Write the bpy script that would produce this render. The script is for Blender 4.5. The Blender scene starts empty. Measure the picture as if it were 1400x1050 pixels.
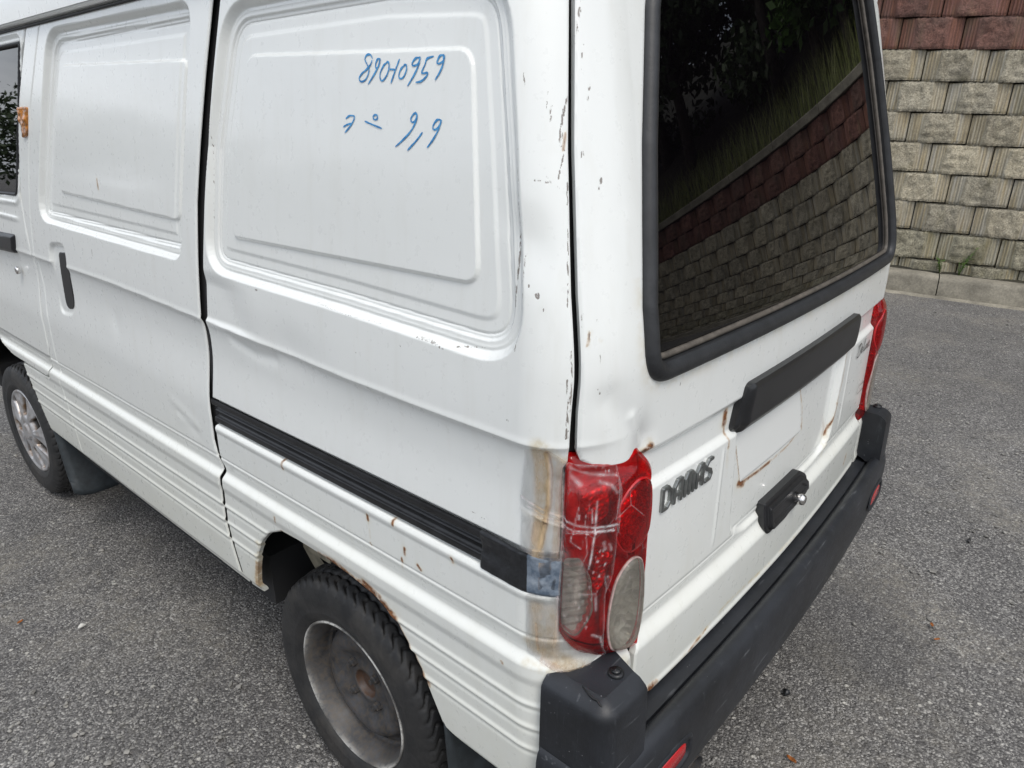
import bpy, math, random
import numpy as np
from mathutils import Matrix, Vector

rng = np.random.default_rng(7)
random.seed(7)
SC = bpy.context.scene

# ------------------------------------------------------------------ camera
YAW, PITCH = math.radians(49.2), math.radians(20.5)
CAM_POS = Vector((-1.295, -.407, 1.375))
cam_data = bpy.data.cameras.new("camera"); cam = bpy.data.objects.new("camera", cam_data)
SC.collection.objects.link(cam); SC.camera = cam
fw = Vector((math.sin(YAW) * math.cos(PITCH), math.cos(YAW) * math.cos(PITCH), -math.sin(PITCH)))
rt = Vector((math.cos(YAW), -math.sin(YAW), 0)); up = rt.cross(fw)
cam.matrix_world = Matrix(((rt.x, up.x, -fw.x, CAM_POS.x), (rt.y, up.y, -fw.y, CAM_POS.y), (rt.z, up.z, -fw.z, CAM_POS.z), (0, 0, 0, 1)))
cam_data.sensor_width = 36; cam_data.lens = 954 / 1400 * 36
cam_data.clip_start = .02; cam_data.clip_end = 1000

# ------------------------------------------------------------------ sky and sun
SUN_EL, SUN_AZ = math.radians(56), math.radians(212)     # azimuth clockwise from +y
world = bpy.data.worlds.new("World"); SC.world = world; world.use_nodes = True
nt = world.node_tree; nt.nodes.clear()
wo = nt.nodes.new('ShaderNodeOutputWorld'); bg = nt.nodes.new('ShaderNodeBackground')
sky = nt.nodes.new('ShaderNodeTexSky'); sky.sky_type = 'NISHITA'; sky.sun_disc = False
sky.sun_elevation = SUN_EL; sky.sun_rotation = SUN_AZ
sky.air_density = 1.2; sky.dust_density = 4; sky.ozone_density = .8
tc = nt.nodes.new('ShaderNodeTexCoord')
nz = nt.nodes.new('ShaderNodeTexNoise'); nz.inputs['Scale'].default_value = 2.6; nz.inputs['Detail'].default_value = 6; nz.inputs['Roughness'].default_value = .55
mp = nt.nodes.new('ShaderNodeMapping'); mp.inputs['Scale'].default_value = (1, 1, 2.6)
nt.links.new(tc.outputs['Generated'], mp.inputs[0]); nt.links.new(mp.outputs[0], nz.inputs['Vector'])
rp = nt.nodes.new('ShaderNodeValToRGB'); rp.color_ramp.elements[0].position = .36; rp.color_ramp.elements[1].position = .62
rp.color_ramp.elements[0].color = (3.7, 4.2, 5.1, 1); rp.color_ramp.elements[1].color = (9.0, 9.3, 9.8, 1)
mx = nt.nodes.new('ShaderNodeMix'); mx.data_type = 'RGBA'; mx.inputs[0].default_value = .8
nt.links.new(nz.outputs['Fac'], rp.inputs[0]); nt.links.new(sky.outputs[0], mx.inputs[6]); nt.links.new(rp.outputs[0], mx.inputs[7])
nt.links.new(mx.outputs[2], bg.inputs[0]); bg.inputs[1].default_value = .1
nt.links.new(bg.outputs[0], wo.inputs[0])
sd = bpy.data.lights.new("sun", 'SUN'); sun = bpy.data.objects.new("sun", sd); SC.collection.objects.link(sun)
sd.energy = 1.0; sd.angle = math.radians(22); sd.color = (1, .96, .9)
sun_dir = Vector((math.sin(SUN_AZ) * math.cos(SUN_EL), math.cos(SUN_AZ) * math.cos(SUN_EL), math.sin(SUN_EL)))
sun.rotation_euler = sun_dir.to_track_quat('Z', 'Y').to_euler()
SC.view_settings.view_transform = 'Standard'; SC.view_settings.look = 'None'
SC.view_settings.gamma = 1; SC.view_settings.use_curve_mapping = False
SC.view_settings.exposure = 0.78
SC.render.engine = 'CYCLES'
SC.cycles.max_bounces = 8; SC.cycles.transparent_max_bounces = 12

# ------------------------------------------------------------------ materials
def mat(name):
    m = bpy.data.materials.new(name); m.use_nodes = True; m.node_tree.nodes.clear()
    return m, m.node_tree
class G:
    """small node-graph helper"""
    def __init__(s, name):
        s.m, s.t = mat(name); s.out = s.t.nodes.new('ShaderNodeOutputMaterial')
        s.b = s.t.nodes.new('ShaderNodeBsdfPrincipled'); s.t.links.new(s.b.outputs[0], s.out.inputs[0])
    def n(s, typ, **k):
        nd = s.t.nodes.new('ShaderNode' + typ)
        for a, v in k.items():
            if a.startswith('_'): setattr(nd, a[1:], v)
            else: s.set(nd.inputs[a if not a.startswith('i') or not a[1:].isdigit() else int(a[1:])], v)
        return nd
    def set(s, inp, v):
        if isinstance(v, bpy.types.NodeSocket): s.t.links.new(v, inp)
        elif isinstance(v, tuple) and len(v) == 3 and inp.type == 'RGBA': inp.default_value = (*v, 1)
        else: inp.default_value = v
    def p(s, **k):
        for a, v in k.items(): s.set(s.b.inputs[a.replace('_', ' ')], v)
        return s
    def coord(s, kind='Object'): return s.n('TexCoord').outputs[kind]
    def map(s, v, sc): return s.n('Mapping', Vector=v, Scale=sc).outputs[0]
    def noise(s, scale, detail=4, rough=.55, v=None, out='Fac', **k):
        nd = s.n('TexNoise', Scale=float(scale), Detail=float(detail), Roughness=rough, **k)
        s.set(nd.inputs['Vector'], v if v is not None else s.coord()); return nd.outputs[out]
    def vor(s, scale, v=None, out='Distance', **k):
        nd = s.n('TexVoronoi', Scale=float(scale), **k); s.set(nd.inputs['Vector'], v if v is not None else s.coord()); return nd.outputs[out]
    def ramp(s, f, *st):
        nd = s.n('ValToRGB', Fac=f); e = nd.color_ramp.elements
        while len(e) < len(st): e.new(.5)
        for i, (q, c) in enumerate(st):
            e[i].position = q; e[i].color = (c, c, c, 1) if not isinstance(c, tuple) else (*c, 1)
        return nd.outputs[0]
    def mix(s, f, a, b, mode='MIX'):
        nd = s.n('Mix', _data_type='RGBA', _blend_type=mode); s.set(nd.inputs[0], f); s.set(nd.inputs[6], a); s.set(nd.inputs[7], b); return nd.outputs[2]
    def math(s, op, a, b=0., clamp=False):
        nd = s.n('Math', _operation=op, _use_clamp=clamp); s.set(nd.inputs[0], a); s.set(nd.inputs[1], b); return nd.outputs[0]
    def bump(s, h, strength=.3, dist=.01, normal=None):
        nd = s.n('Bump', Height=h, Strength=strength, Distance=dist)
        if normal is not None: s.set(nd.inputs['Normal'], normal)
        return nd.outputs[0]
    def attr(s, name, out='Color'): return s.n('Attribute', _attribute_name=name).outputs[out]

def make_paint(name, base):
    g = G(name); w = g.n('SeparateColor', Color=g.attr('wear')); v = g.coord()
    R, D, B = w.outputs[0], w.outputs[1], w.outputs[2]
    n1 = g.noise(3, 5, .6, v); n2 = g.noise(60, 6, .65, v); n3 = g.noise(260, 4, .7, v); n5 = g.noise(300, 4, .7, g.map(v, (1., 1., .22))); n4 = g.noise(22, 5, .6, v)
    streak = g.noise(14, 5, .6, g.map(v, (3, 3, .35)))
    col = g.mix(g.ramp(n1, (.3, 0.), (.7, .5)), base, tuple(c * .955 for c in base))
    col = g.mix(g.math('MULTIPLY', g.ramp(streak, (.52, 0.), (.75, 1.)), .13), col, (.52, .50, .42))
    zz = g.n('SeparateXYZ', Vector=v).outputs[2]; low_tint = g.math('MULTIPLY', g.ramp(g.math('ADD', zz, g.math('MULTIPLY', n1, .25)), (.55, 1.), (1.05, 0.)), g.math('ADD', .22, g.math('MULTIPLY', n4, .35)))
    col = g.mix(low_tint, col, (.64, .63, .50))  # base colour turns warmer towards the bottom of the body
    # sparse tiny specks of road dirt
    sp = g.ramp(g.vor(75, v), (.035, 1.), (.06, 0.)); spm = g.ramp(g.noise(7, 2, .5, v), (.55, 0.), (.7, 1.))
    col = g.mix(g.math('MULTIPLY', g.math('MULTIPLY', sp, spm), .07), col, (.22, .2, .17))
    dm = g.math('MULTIPLY', D, g.ramp(g.math('ADD', g.math('MULTIPLY', n4, .5), g.math('MULTIPLY', n2, .5)), (.42, .0), (.56, 1.)), True)
    col = g.mix(dm, col, g.mix(n2, (.70, .66, .52), (.44, .36, .22)))
    rm = g.math('MULTIPLY', R, g.ramp(n2, (.3, .25), (.55, 1.)), True)
    rr = g.ramp(rm, (.12, 0.), (.30, .45), (.75, 1.))
    rc = g.mix(g.ramp(n3, (.35, 0.), (.65, 1.)), (.07, .024, .010), (.28, .11, .030))
    rc = g.mix(g.ramp(rm, (.15, 1.), (.6, 0.)), rc, (.48, .27, .08))
    col = g.mix(rr, col, rc)
    cm = g.ramp(g.math('MULTIPLY', B, g.ramp(n5, (.40, 0.), (.58, 1.3)), False), (.40, 0.), (.60, .85))
    col = g.mix(cm, col, g.mix(n2, (.06, .052, .048), (.22, .17, .13)))
    rough = g.math('ADD', g.math('MULTIPLY', n2, .14), .22)
    rough = g.math('ADD', rough, g.math('MULTIPLY', g.math('ADD', rr, dm, True), .4))
    h = g.math('ADD', g.math('MULTIPLY', n1, 1.), g.math('MULTIPLY', rr, -.02))
    nb = g.bump(g.noise(9, 3, .5, v), .10, .01)
    nb = g.bump(g.math('SUBTRACT', g.math('MULTIPLY', rr, n3), cm), .35, .0012, nb)
    g.p(Base_Color=col, Roughness=rough, Normal=nb, Coat_Weight=g.math('SUBTRACT', .55, g.math('MULTIPLY', g.math('ADD', rr, dm, True), .35)), Coat_Roughness=.08)
    g.p(**{'Specular_IOR_Level': .45}); return g.m
def simple(name, col, rough=.5, metal=0., coat=0., bumpscale=0, bs=.2, bd=.002, var=0., vs=20):
    g = G(name); v = g.coord(); c = col
    if var: c = g.mix(g.ramp(g.noise(vs, 5, .6, v), (.35, 0.), (.68, 1.)), tuple(x * (1 - var) for x in col), tuple(min(1, x * (1 + var)) for x in col))
    g.p(Base_Color=c, Roughness=rough, Metallic=metal, Coat_Weight=coat)
    if bumpscale: g.p(Normal=g.bump(g.noise(bumpscale, 4, .6, v), bs, bd))
    return g.m
MAT = {}
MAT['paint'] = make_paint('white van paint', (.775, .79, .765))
MAT['roof'] = MAT['paint']
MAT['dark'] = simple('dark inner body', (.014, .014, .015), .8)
MAT['rubber'] = simple('weather strip rubber', (.018, .019, .021), .5, var=.3, vs=40, bumpscale=300, bs=.15)
MAT['glass'] = simple('dark tinted glass', (.0015, .0012, .0016), .012); MAT['glass'].node_tree.nodes['Principled BSDF'].inputs['IOR'].default_value = 1.43
MAT['chrome'] = simple('brushed badge metal', (.26, .27, .265), .28, .9, var=.25, vs=60)
MAT['steel'] = simple('bare lock metal', (.7, .68, .66), .18, 1.)
MAT['black'] = simple('satin black plastic', (.012, .0125, .014), .35, var=.2, vs=25, bumpscale=500, bs=.1)
MAT['strip'] = simple('aged window strip', (.10, .088, .074), .45, var=.3, vs=50)
g = G('marker ink'); g.p(Base_Color=g.mix(g.ramp(g.noise(240, 3), (.4, 0.), (.6, 1.)), (.015, .17, .42), (.07, .32, .62)), Roughness=.5); MAT['ink'] = g.m
def faded_plastic():
    g = G('faded bumper plastic'); v = g.coord(); geo = g.n('NewGeometry')
    n1 = g.noise(7, 6, .65, v); n2 = g.noise(70, 5, .7, v); sc = g.noise(50, 5, .75, g.map(v, (1., 1., .12)))
    c = g.mix(g.ramp(n1, (.35, 0.), (.65, 1.)), (.008, .0088, .0105), (.020, .0225, .028))
    c = g.mix(g.ramp(sc, (.60, 0.), (.74, .35)), c, (.10, .11, .12))
    sp = g.math('MULTIPLY', g.ramp(g.vor(130, v), (.05, 1.), (.10, 0.)), g.ramp(g.noise(16, 3, .6, v), (.56, 0.), (.66, 1.)))
    c = g.mix(g.math('MULTIPLY', sp, .9), c, (.40, .41, .42))
    # long fine scuffs
    s2 = g.math('MULTIPLY', g.ramp(g.noise(90, 2, .5, g.map(v, (.10, 1., 1.4))), (.66, 0.), (.72, 1.)), g.ramp(n1, (.45, 0.), (.6, 1.)))
    c = g.mix(g.math('MULTIPLY', s2, .4), c, (.22, .23, .24))
    g.p(Base_Color=c, Roughness=g.math('ADD', .38, g.math('MULTIPLY', n2, .2)), Normal=g.bump(g.noise(420, 3, .6, v), .22, .0008, g.bump(n2, .12, .002)))
    g.p(**{'Specular_IOR_Level': .5}); return g.m
MAT['bumper'] = faded_plastic()
def tyre_mat():
    g = G('tyre rubber'); v = g.coord(); n = g.noise(18, 5, .65, v); n2 = g.noise(160, 4, .6, v)
    c = g.mix(g.ramp(n, (.35, 0.), (.7, 1.)), (.012, .0125, .0135), (.032, .031, .03))
    c = g.mix(g.math('MULTIPLY', g.ramp(g.noise(9, 4, .6, v), (.55, 0.), (.75, 1.)), .3), c, (.075, .065, .052))
    g.p(Base_Color=c, Roughness=g.math('ADD', .45, g.math('MULTIPLY', n2, .25)), Normal=g.bump(n2, .25, .0015)); return g.m
MAT['tyre'] = tyre_mat()
def rim_mat():
    g = G('dirty steel wheel'); v = g.coord(); n = g.noise(16, 6, .7, v); n2 = g.noise(90, 4, .7, v)
    w = g.n('SeparateColor', Color=g.attr('wear'))
    c = g.mix(g.ramp(n, (.35, 0.), (.65, 1.)), (.018, .019, .021), (.075, .075, .08))
    c = g.mix(g.math('MULTIPLY', g.ramp(n2, (.45, 0.), (.6, 1.)), .5), c, (.10, .075, .05))
    c = g.mix(g.math('MULTIPLY', w.outputs[1], g.ramp(n, (.3, .4), (.6, 1.))), c, (.085, .075, .062))
    c = g.mix(g.math('MULTIPLY', w.outputs[0], g.ramp(n2, (.35, .3), (.5, 1.))), c, (.62, .61, .57))
    c = g.mix(g.math('MULTIPLY', w.outputs[2], g.ramp(n2, (.3, .4), (.55, 1.))), c, (.075, .038, .02))
    g.p(Base_Color=c, Roughness=g.math('ADD', .4, g.math('MULTIPLY', n2, .3)), Metallic=.05, Normal=g.bump(n2, .3, .001)); return g.m
MAT['rim'] = rim_mat()
def cap_mat():
    g = G('silver hubcap'); v = g.coord(); w = g.n('SeparateColor', Color=g.attr('wear')); n = g.noise(30, 5, .65, v)
    c = g.mix(g.ramp(n, (.4, 0.), (.7, 1.)), (.46, .46, .47), (.34, .335, .33))
    c = g.mix(g.math('MULTIPLY', w.outputs[0], g.ramp(n, (.4, .25), (.6, 1.))), c, (.20, .12, .06))
    c = g.mix(w.outputs[2], c, (.03, .027, .024))
    g.p(Base_Color=c, Roughness=.36, Metallic=.45); return g.m
MAT['hubcap'] = cap_mat()
def thin(name, tint, rough=.08, ior=1.5, extra=None, white=0.):
    """thin tinted shell: lets tinted light straight through and mirrors by Fresnel"""
    m, t = mat(name); g = G.__new__(G); g.m, g.t = m, t
    out = t.nodes.new('ShaderNodeOutputMaterial')
    tr = g.n('BsdfTransparent', Color=tint); gl = g.n('BsdfGlossy', Color=(1., 1., 1.), Roughness=rough)
    fr = g.n('Fresnel', IOR=ior)
    return g, out, tr, gl, fr
def lens_mat(name, tint, sc=55, strength=.25, haze=.0, body=(.5, .01, .02), bodyw=.3):
    g, out, tr, gl, fr = thin(name, tint)
    v = g.coord(); nb = g.bump(g.noise(sc, 3, .6, v), strength, .002)
    # fine crazing scratches
    cr = g.ramp(g.vor(26, g.n('Mapping', Vector=v, Scale=(1., 1., .6)).outputs[0], 'Distance', _feature='DISTANCE_TO_EDGE'), (0., 1.), (.018, 0.))
    cm = g.math('MULTIPLY', cr, g.ramp(g.noise(14, 3, .6, v), (.5, 0.), (.6, 1.)))
    g.set(gl.inputs['Normal'], nb); g.set(fr.inputs['Normal'], nb)
    f = g.math('MULTIPLY', fr.outputs[0], .75)
    m1 = g.n('MixShader', i0=f, i1=tr.outputs[0], i2=gl.outputs[0])
    bd = g.n('BsdfDiffuse', Color=body); m0 = g.n('MixShader', i0=bodyw, i1=tr.outputs[0], i2=bd.outputs[0]); g.t.links.new(m0.outputs[0], m1.inputs[1])
    df = g.n('BsdfDiffuse', Color=(.75, .66, .66)); tl = g.n('MixShader', i0=g.math('ADD', g.math('MULTIPLY', cm, .25), haze), i1=m1.outputs[0], i2=df.outputs[0])
    g.t.links.new(tl.outputs[0], out.inputs[0]); return g.m
MAT['red_lens'] = lens_mat('red lamp plastic', (1., .035, .05), haze=.0, body=(.55, .006, .012), bodyw=.12)
MAT['clear_lens'] = lens_mat('clear lamp plastic', (.88, .86, .82), haze=.0, body=(.55, .52, .45), bodyw=.18)
def facet(name, base, metal, sc, rough=.2):
    g = G(name); v = g.coord()
    c = g.mix(g.ramp(g.vor(sc, v, 'Color'), (.2, 0.), (.8, 1.)), tuple(x * .6 for x in base), base)
    g.p(Base_Color=c, Metallic=metal, Roughness=rough, Normal=g.bump(g.vor(sc, v), .8, .004)); return g.m
MAT['reflector'] = facet('faceted lamp reflector', (.95, .9, .88), .6, 150)
MAT['housing'] = simple('lamp housing', (.62, .52, .50), .4, var=.3, vs=60)
MAT['dull_reflector'] = facet('dull grey reflector', (.50, .48, .42), .4, 90, .35)
MAT['dull_red'] = facet('ribbed lamp bowl', (.40, .30, .30), .3, 210, .3)
MAT['red_plate'] = simple('red reflector plate', (.45, .008, .012), .25, coat=.5, bumpscale=0)
MAT['edge_ring'] = simple('worn lens rim', (.42, .30, .28), .3, var=.3, vs=80)
def tape_mat():
    g, out, tr, gl, fr = thin('wrinkled clear tape', (1., .995, .99), .10)
    v = g.coord(); w = g.n('SeparateColor', Color=g.attr('wear'))
    wr = g.noise(38, 6, .75, g.map(v, (1.6, 1.6, .45))); fi = g.noise(190, 4, .7, g.map(v, (1., 1., .35)))
    nb = g.bump(g.math('ADD', wr, g.math('MULTIPLY', fi, .3)), .9, .004)
    g.set(gl.inputs['Normal'], nb); g.set(fr.inputs['Normal'], nb)
    m1 = g.n('MixShader', i0=g.math('MULTIPLY', fr.outputs[0], .8), i1=tr.outputs[0], i2=gl.outputs[0])
    st = g.math('MULTIPLY', g.ramp(wr, (.60, 0.), (.72, .35)), g.ramp(fi, (.35, .2), (.62, 1.)))
    st = g.math('ADD', st, g.math('MULTIPLY', w.outputs[0], g.math('MULTIPLY', fi, .95)), True)
    st = g.math('ADD', st, .004, True)
    ad = g.n('BsdfDiffuse', Color=g.mix(w.outputs[1], (.74, .68, .69), (.50, .36, .19)))
    st = g.math('ADD', st, g.math('MULTIPLY', w.outputs[1], g.ramp(wr, (.35, .1), (.6, .6))), True)
    m2 = g.n('MixShader', i0=st, i1=m1.outputs[0], i2=ad.outputs[0])
    g.t.links.new(m2.outputs[0], out.inputs[0]); return g.m
MAT['tape'] = tape_mat()
def duct():
    g = G('black duct tape'); v = g.coord(); w = g.n('SeparateColor', Color=g.attr('wear'))
    n = g.noise(60, 6, .75, v); n2 = g.noise(28, 5, .7, v)
    c = g.mix(g.ramp(n, (.4, 0.), (.7, 1.)), (.011, .012, .014), (.024, .026, .03))
    wc = g.mix(g.ramp(n2, (.40, 0.), (.62, 1.)), (.08, .11, .15), g.mix(n, (.36, .40, .44), (.15, .19, .25)))
    c = g.mix(g.ramp(g.math('MULTIPLY', w.outputs[0], g.math('ADD', n, .5)), (.35, 0.), (.55, 1.)), c, wc)
    g.p(Base_Color=c, Roughness=.42, Normal=g.bump(g.noise(34, 4, .6, v), .5, .004)); return g.m
MAT['duct'] = duct()
def asphalt():
    g = G('worn asphalt'); v = g.coord()
    big = g.noise(.7, 4, .6, v); mid = g.noise(5, 5, .6, v)
    wv = g.n('VectorMath', _operation='ADD', i0=v, i1=g.n('VectorMath', _operation='SCALE', i0=g.noise(60, 2, .5, v, 'Color'), Scale=.006).outputs[0]).outputs[0]
    V1 = g.n('TexVoronoi', Vector=wv, Scale=150., Randomness=1.); V2 = g.n('TexVoronoi', Vector=wv, Scale=260., Randomness=1.)
    V3 = g.n('TexVoronoi', Vector=wv, Scale=62., Randomness=1.)
    s1 = g.n('SeparateColor', Color=V1.outputs['Color']); s2 = g.n('SeparateColor', Color=V2.outputs['Color']); s3 = g.n('SeparateColor', Color=V3.outputs['Color'])
    st1 = g.ramp(s1.outputs[0], (0., (.068, .064, .061)), (.45, (.145, .138, .132)), (.8, (.24, .23, .215)), (1., (.42, .405, .375)))
    st2 = g.ramp(s2.outputs[0], (0., (.06, .057, .055)), (.6, (.15, .143, .137)), (1., (.38, .365, .34)))
    c = g.mix(g.ramp(s1.outputs[1], (.45, 0.), (.5, 1.)), st1, st2)
    e1 = g.ramp(V1.outputs['Distance'], (.45, 1.), (.75, .62)); c = g.mix(1., c, e1, 'MULTIPLY')
    pe = g.math('MULTIPLY', g.ramp(s3.outputs[1], (.935, 0.), (.955, 1.)), g.ramp(V3.outputs['Distance'], (.30, 1.), (.42, 0.)))
    c = g.mix(g.math('MULTIPLY', pe, .9), c, g.ramp(s3.outputs[2], (0., (.16, .15, .14)), (.6, (.30, .29, .26)), (1., (.52, .50, .45))))
    c = g.mix(1., c, g.ramp(big, (.3, .82), (.7, 1.12)), 'MULTIPLY')
    c = g.mix(1., c, g.ramp(mid, (.3, .86), (.7, 1.1)), 'MULTIPLY')
    dust = g.math('MULTIPLY', g.ramp(g.noise(1.7, 6, .7, v), (.50, 0.), (.66, 1.)), g.ramp(g.noise(40, 4, .7, v), (.4, .1), (.65, .7)))
    c = g.mix(g.math('MULTIPLY', dust, .65), c, (.34, .31, .25))
    oil = g.ramp(g.noise(1.1, 4, .6, g.n('Mapping', Vector=v, Location=(7., 3., 0.)).outputs[0]), (.60, 0.), (.70, .35)); c = g.mix(oil, c, (.06, .057, .055))
    h = g.math('ADD', g.math('MULTIPLY', g.ramp(V1.outputs['Distance'], (0., 1.), (.8, 0.)), g.math('ADD', .35, s1.outputs[0])), g.math('MULTIPLY', pe, 1.))
    h = g.math('ADD', h, g.math('MULTIPLY', g.ramp(V2.outputs['Distance'], (0., 1.), (.8, 0.)), .4))
    g.p(Base_Color=c, Roughness=g.math('SUBTRACT', .92, g.math('MULTIPLY', s1.outputs[2], .25)), Normal=g.bump(h, .85, .0045)); return g.m
MAT['asphalt'] = asphalt()
def blockmat(name, ca, cb, cc, moss):
    g = G(name); v = g.coord(); oi = g.n('ObjectInfo').outputs['Random']; w = g.n('SeparateColor', Color=g.attr('wear'))
    rnd = g.n('VectorMath', _operation='ADD', i0=v, i1=g.n('CombineXYZ', X=g.math('MULTIPLY', oi, 31.), Y=g.math('MULTIPLY', oi, 17.)).outputs[0]).outputs[0]
    n1 = g.noise(9, 6, .65, rnd); n2 = g.noise(75, 5, .7, rnd); n3 = g.noise(3, 3, .6, rnd)
    c = g.mix(g.ramp(n1, (.34, 0.), (.66, 1.)), ca, cb); c = g.mix(g.ramp(oi, (0., .0), (1., .55)), c, cc)
    c = g.mix(g.math('MULTIPLY', g.ramp(g.vor(95, rnd), (.1, 1.), (.36, 0.)), .5), c, tuple(min(1, x * 1.7) for x in ca))
    c = g.mix(1., c, g.ramp(n2, (.32, .5), (.68, 1.3)), 'MULTIPLY')
    c = g.mix(1., c, g.ramp(g.math('FRACT', g.math('MULTIPLY', oi, 7.3)), (0., .82), (1., 1.15)), 'MULTIPLY')
    # flutes: streaky vertical bands with grime
    xs = g.n('SeparateXYZ', Vector=v).outputs[0]; fl = g.math('ADD', g.math('MULTIPLY', g.math('SINE', g.math('MULTIPLY', xs, 290.)), .13), g.noise(36, 4, .7, g.map(rnd, (1., 1., .05))))
    s1 = g.noise(26, 3, .6, g.map(rnd, (1., 1., .06))); s2 = g.noise(5, 2, .5, rnd)
    stc = g.ramp(s1, (.30, tuple(x * .30 for x in ca)), (.42, (ca[0] * .85, ca[1] * .72, ca[2] * .48)), (.56, tuple(x * 1.05 for x in ca)), (.70, (ca[0] * 1.02, ca[1] * 1.08, ca[2] * 1.28)))
    c = g.mix(g.math('MULTIPLY', w.outputs[0], g.math('ADD', .25, g.math('MULTIPLY', s2, .6))), c, stc)
    c = g.mix(g.math('MULTIPLY', w.outputs[0], g.ramp(fl, (.34, .6), (.60, 0.))), c, tuple(x * .40 for x in ca))
    wsp = g.ramp(g.vor(60, rnd), (.06, 1.), (.14, 0.)); c = g.mix(g.math('MULTIPLY', g.math('SUBTRACT', 1., w.outputs[0]), g.math('MULTIPLY', wsp, .6)), c, tuple(min(1, x * 1.9) for x in ca))
    c = g.mix(g.math('MULTIPLY', g.ramp(g.noise(6, 5, .7, g.map(rnd, (1., 1., .3))), (.54, 0.), (.7, 1.)), moss), c, (.17, .15, .06))
    c = g.mix(g.math('MULTIPLY', g.ramp(n3, (.5, 0.), (.75, 1.)), .4), c, (.085, .08, .07))
    h = g.math('ADD', n2, g.math('MULTIPLY', n1, .8)); h = g.mix(w.outputs[0], h, g.math('ADD', g.math('MULTIPLY', fl, 1.), g.math('MULTIPLY', n2, .3)))
    g.p(Base_Color=c, Roughness=.93, Normal=g.bump(h, 1., .016)); return g.m
MAT['block'] = blockmat('grey split face block', (.50, .455, .355), (.31, .28, .21), (.46, .40, .28), .35)
MAT['block_low'] = blockmat('yellowed split face block', (.44, .405, .30), (.28, .255, .18), (.40, .37, .27), .6)
MAT['block_red'] = blockmat('red split face block', (.24, .112, .085), (.15, .068, .055), (.20, .118, .092), .3)
def concrete():
    g = G('old concrete'); v = g.coord(); n = g.noise(5, 6, .65, v); n2 = g.noise(60, 5, .7, v)
    c = g.mix(g.ramp(n, (.35, 0.), (.65, 1.)), (.29, .265, .21), (.15, .137, .108)); c = g.mix(1., c, g.ramp(n2, (.3, .75), (.7, 1.2)), 'MULTIPLY')
    g.p(Base_Color=c, Roughness=.92, Normal=g.bump(n2, .6, .006)); return g.m
MAT['concrete'] = concrete()
MAT['soil'] = simple('dark soil', (.030, .027, .017), .95, var=.4, vs=3, bumpscale=8, bs=.6, bd=.05)
def leafmat(name, a, b):
    g = G(name); g.p(Base_Color=g.mix(g.noise(2.2, 4), a, b), Roughness=.55); g.p(Transmission_Weight=0.); return g.m
MAT['leaf'] = leafmat('tree leaves', (.02, .04, .012), (.05, .085, .02))
MAT['leaf_bright'] = leafmat('bright leaves', (.05, .12, .015), (.09, .17, .03))
MAT['grass'] = leafmat('dry tall grass', (.12, .16, .03), (.24, .24, .08))
MAT['weed'] = leafmat('wall weed', (.06, .12, .02), (.10, .17, .03))
MAT['bark'] = simple('tree bark', (.06, .05, .04), .9, var=.4, vs=9, bumpscale=20, bs=.6, bd=.02)
MAT['stone'] = simple('loose stone chips', (.24, .23, .21), .85, var=.6, vs=25, bumpscale=200, bs=.4)
MAT['deadleaf'] = simple('dry orange leaf', (.30, .10, .02), .7, var=.4, vs=90)
MAT['amber'] = simple('broken amber lens', (.42, .15, .012), .2, coat=.6, var=.6, vs=70, bumpscale=90, bs=.8, bd=.004)
MAT['liner'] = simple('muddy wheel liner', (.05, .046, .04), .9, var=.5, vs=14, bumpscale=60, bs=.5)
MAT['lip'] = simple('dirty arch lip', (.30, .27, .20), .8, var=.45, vs=22, bumpscale=90, bs=.4)
MAT['flap'] = simple('dusty mud flap', (.022, .028, .032), .6, var=.5, vs=20, bumpscale=120, bs=.3)
MAT['track'] = simple('door track rubber', (.012, .0125, .014), .4, var=.45, vs=30, bumpscale=200, bs=.2)

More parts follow.
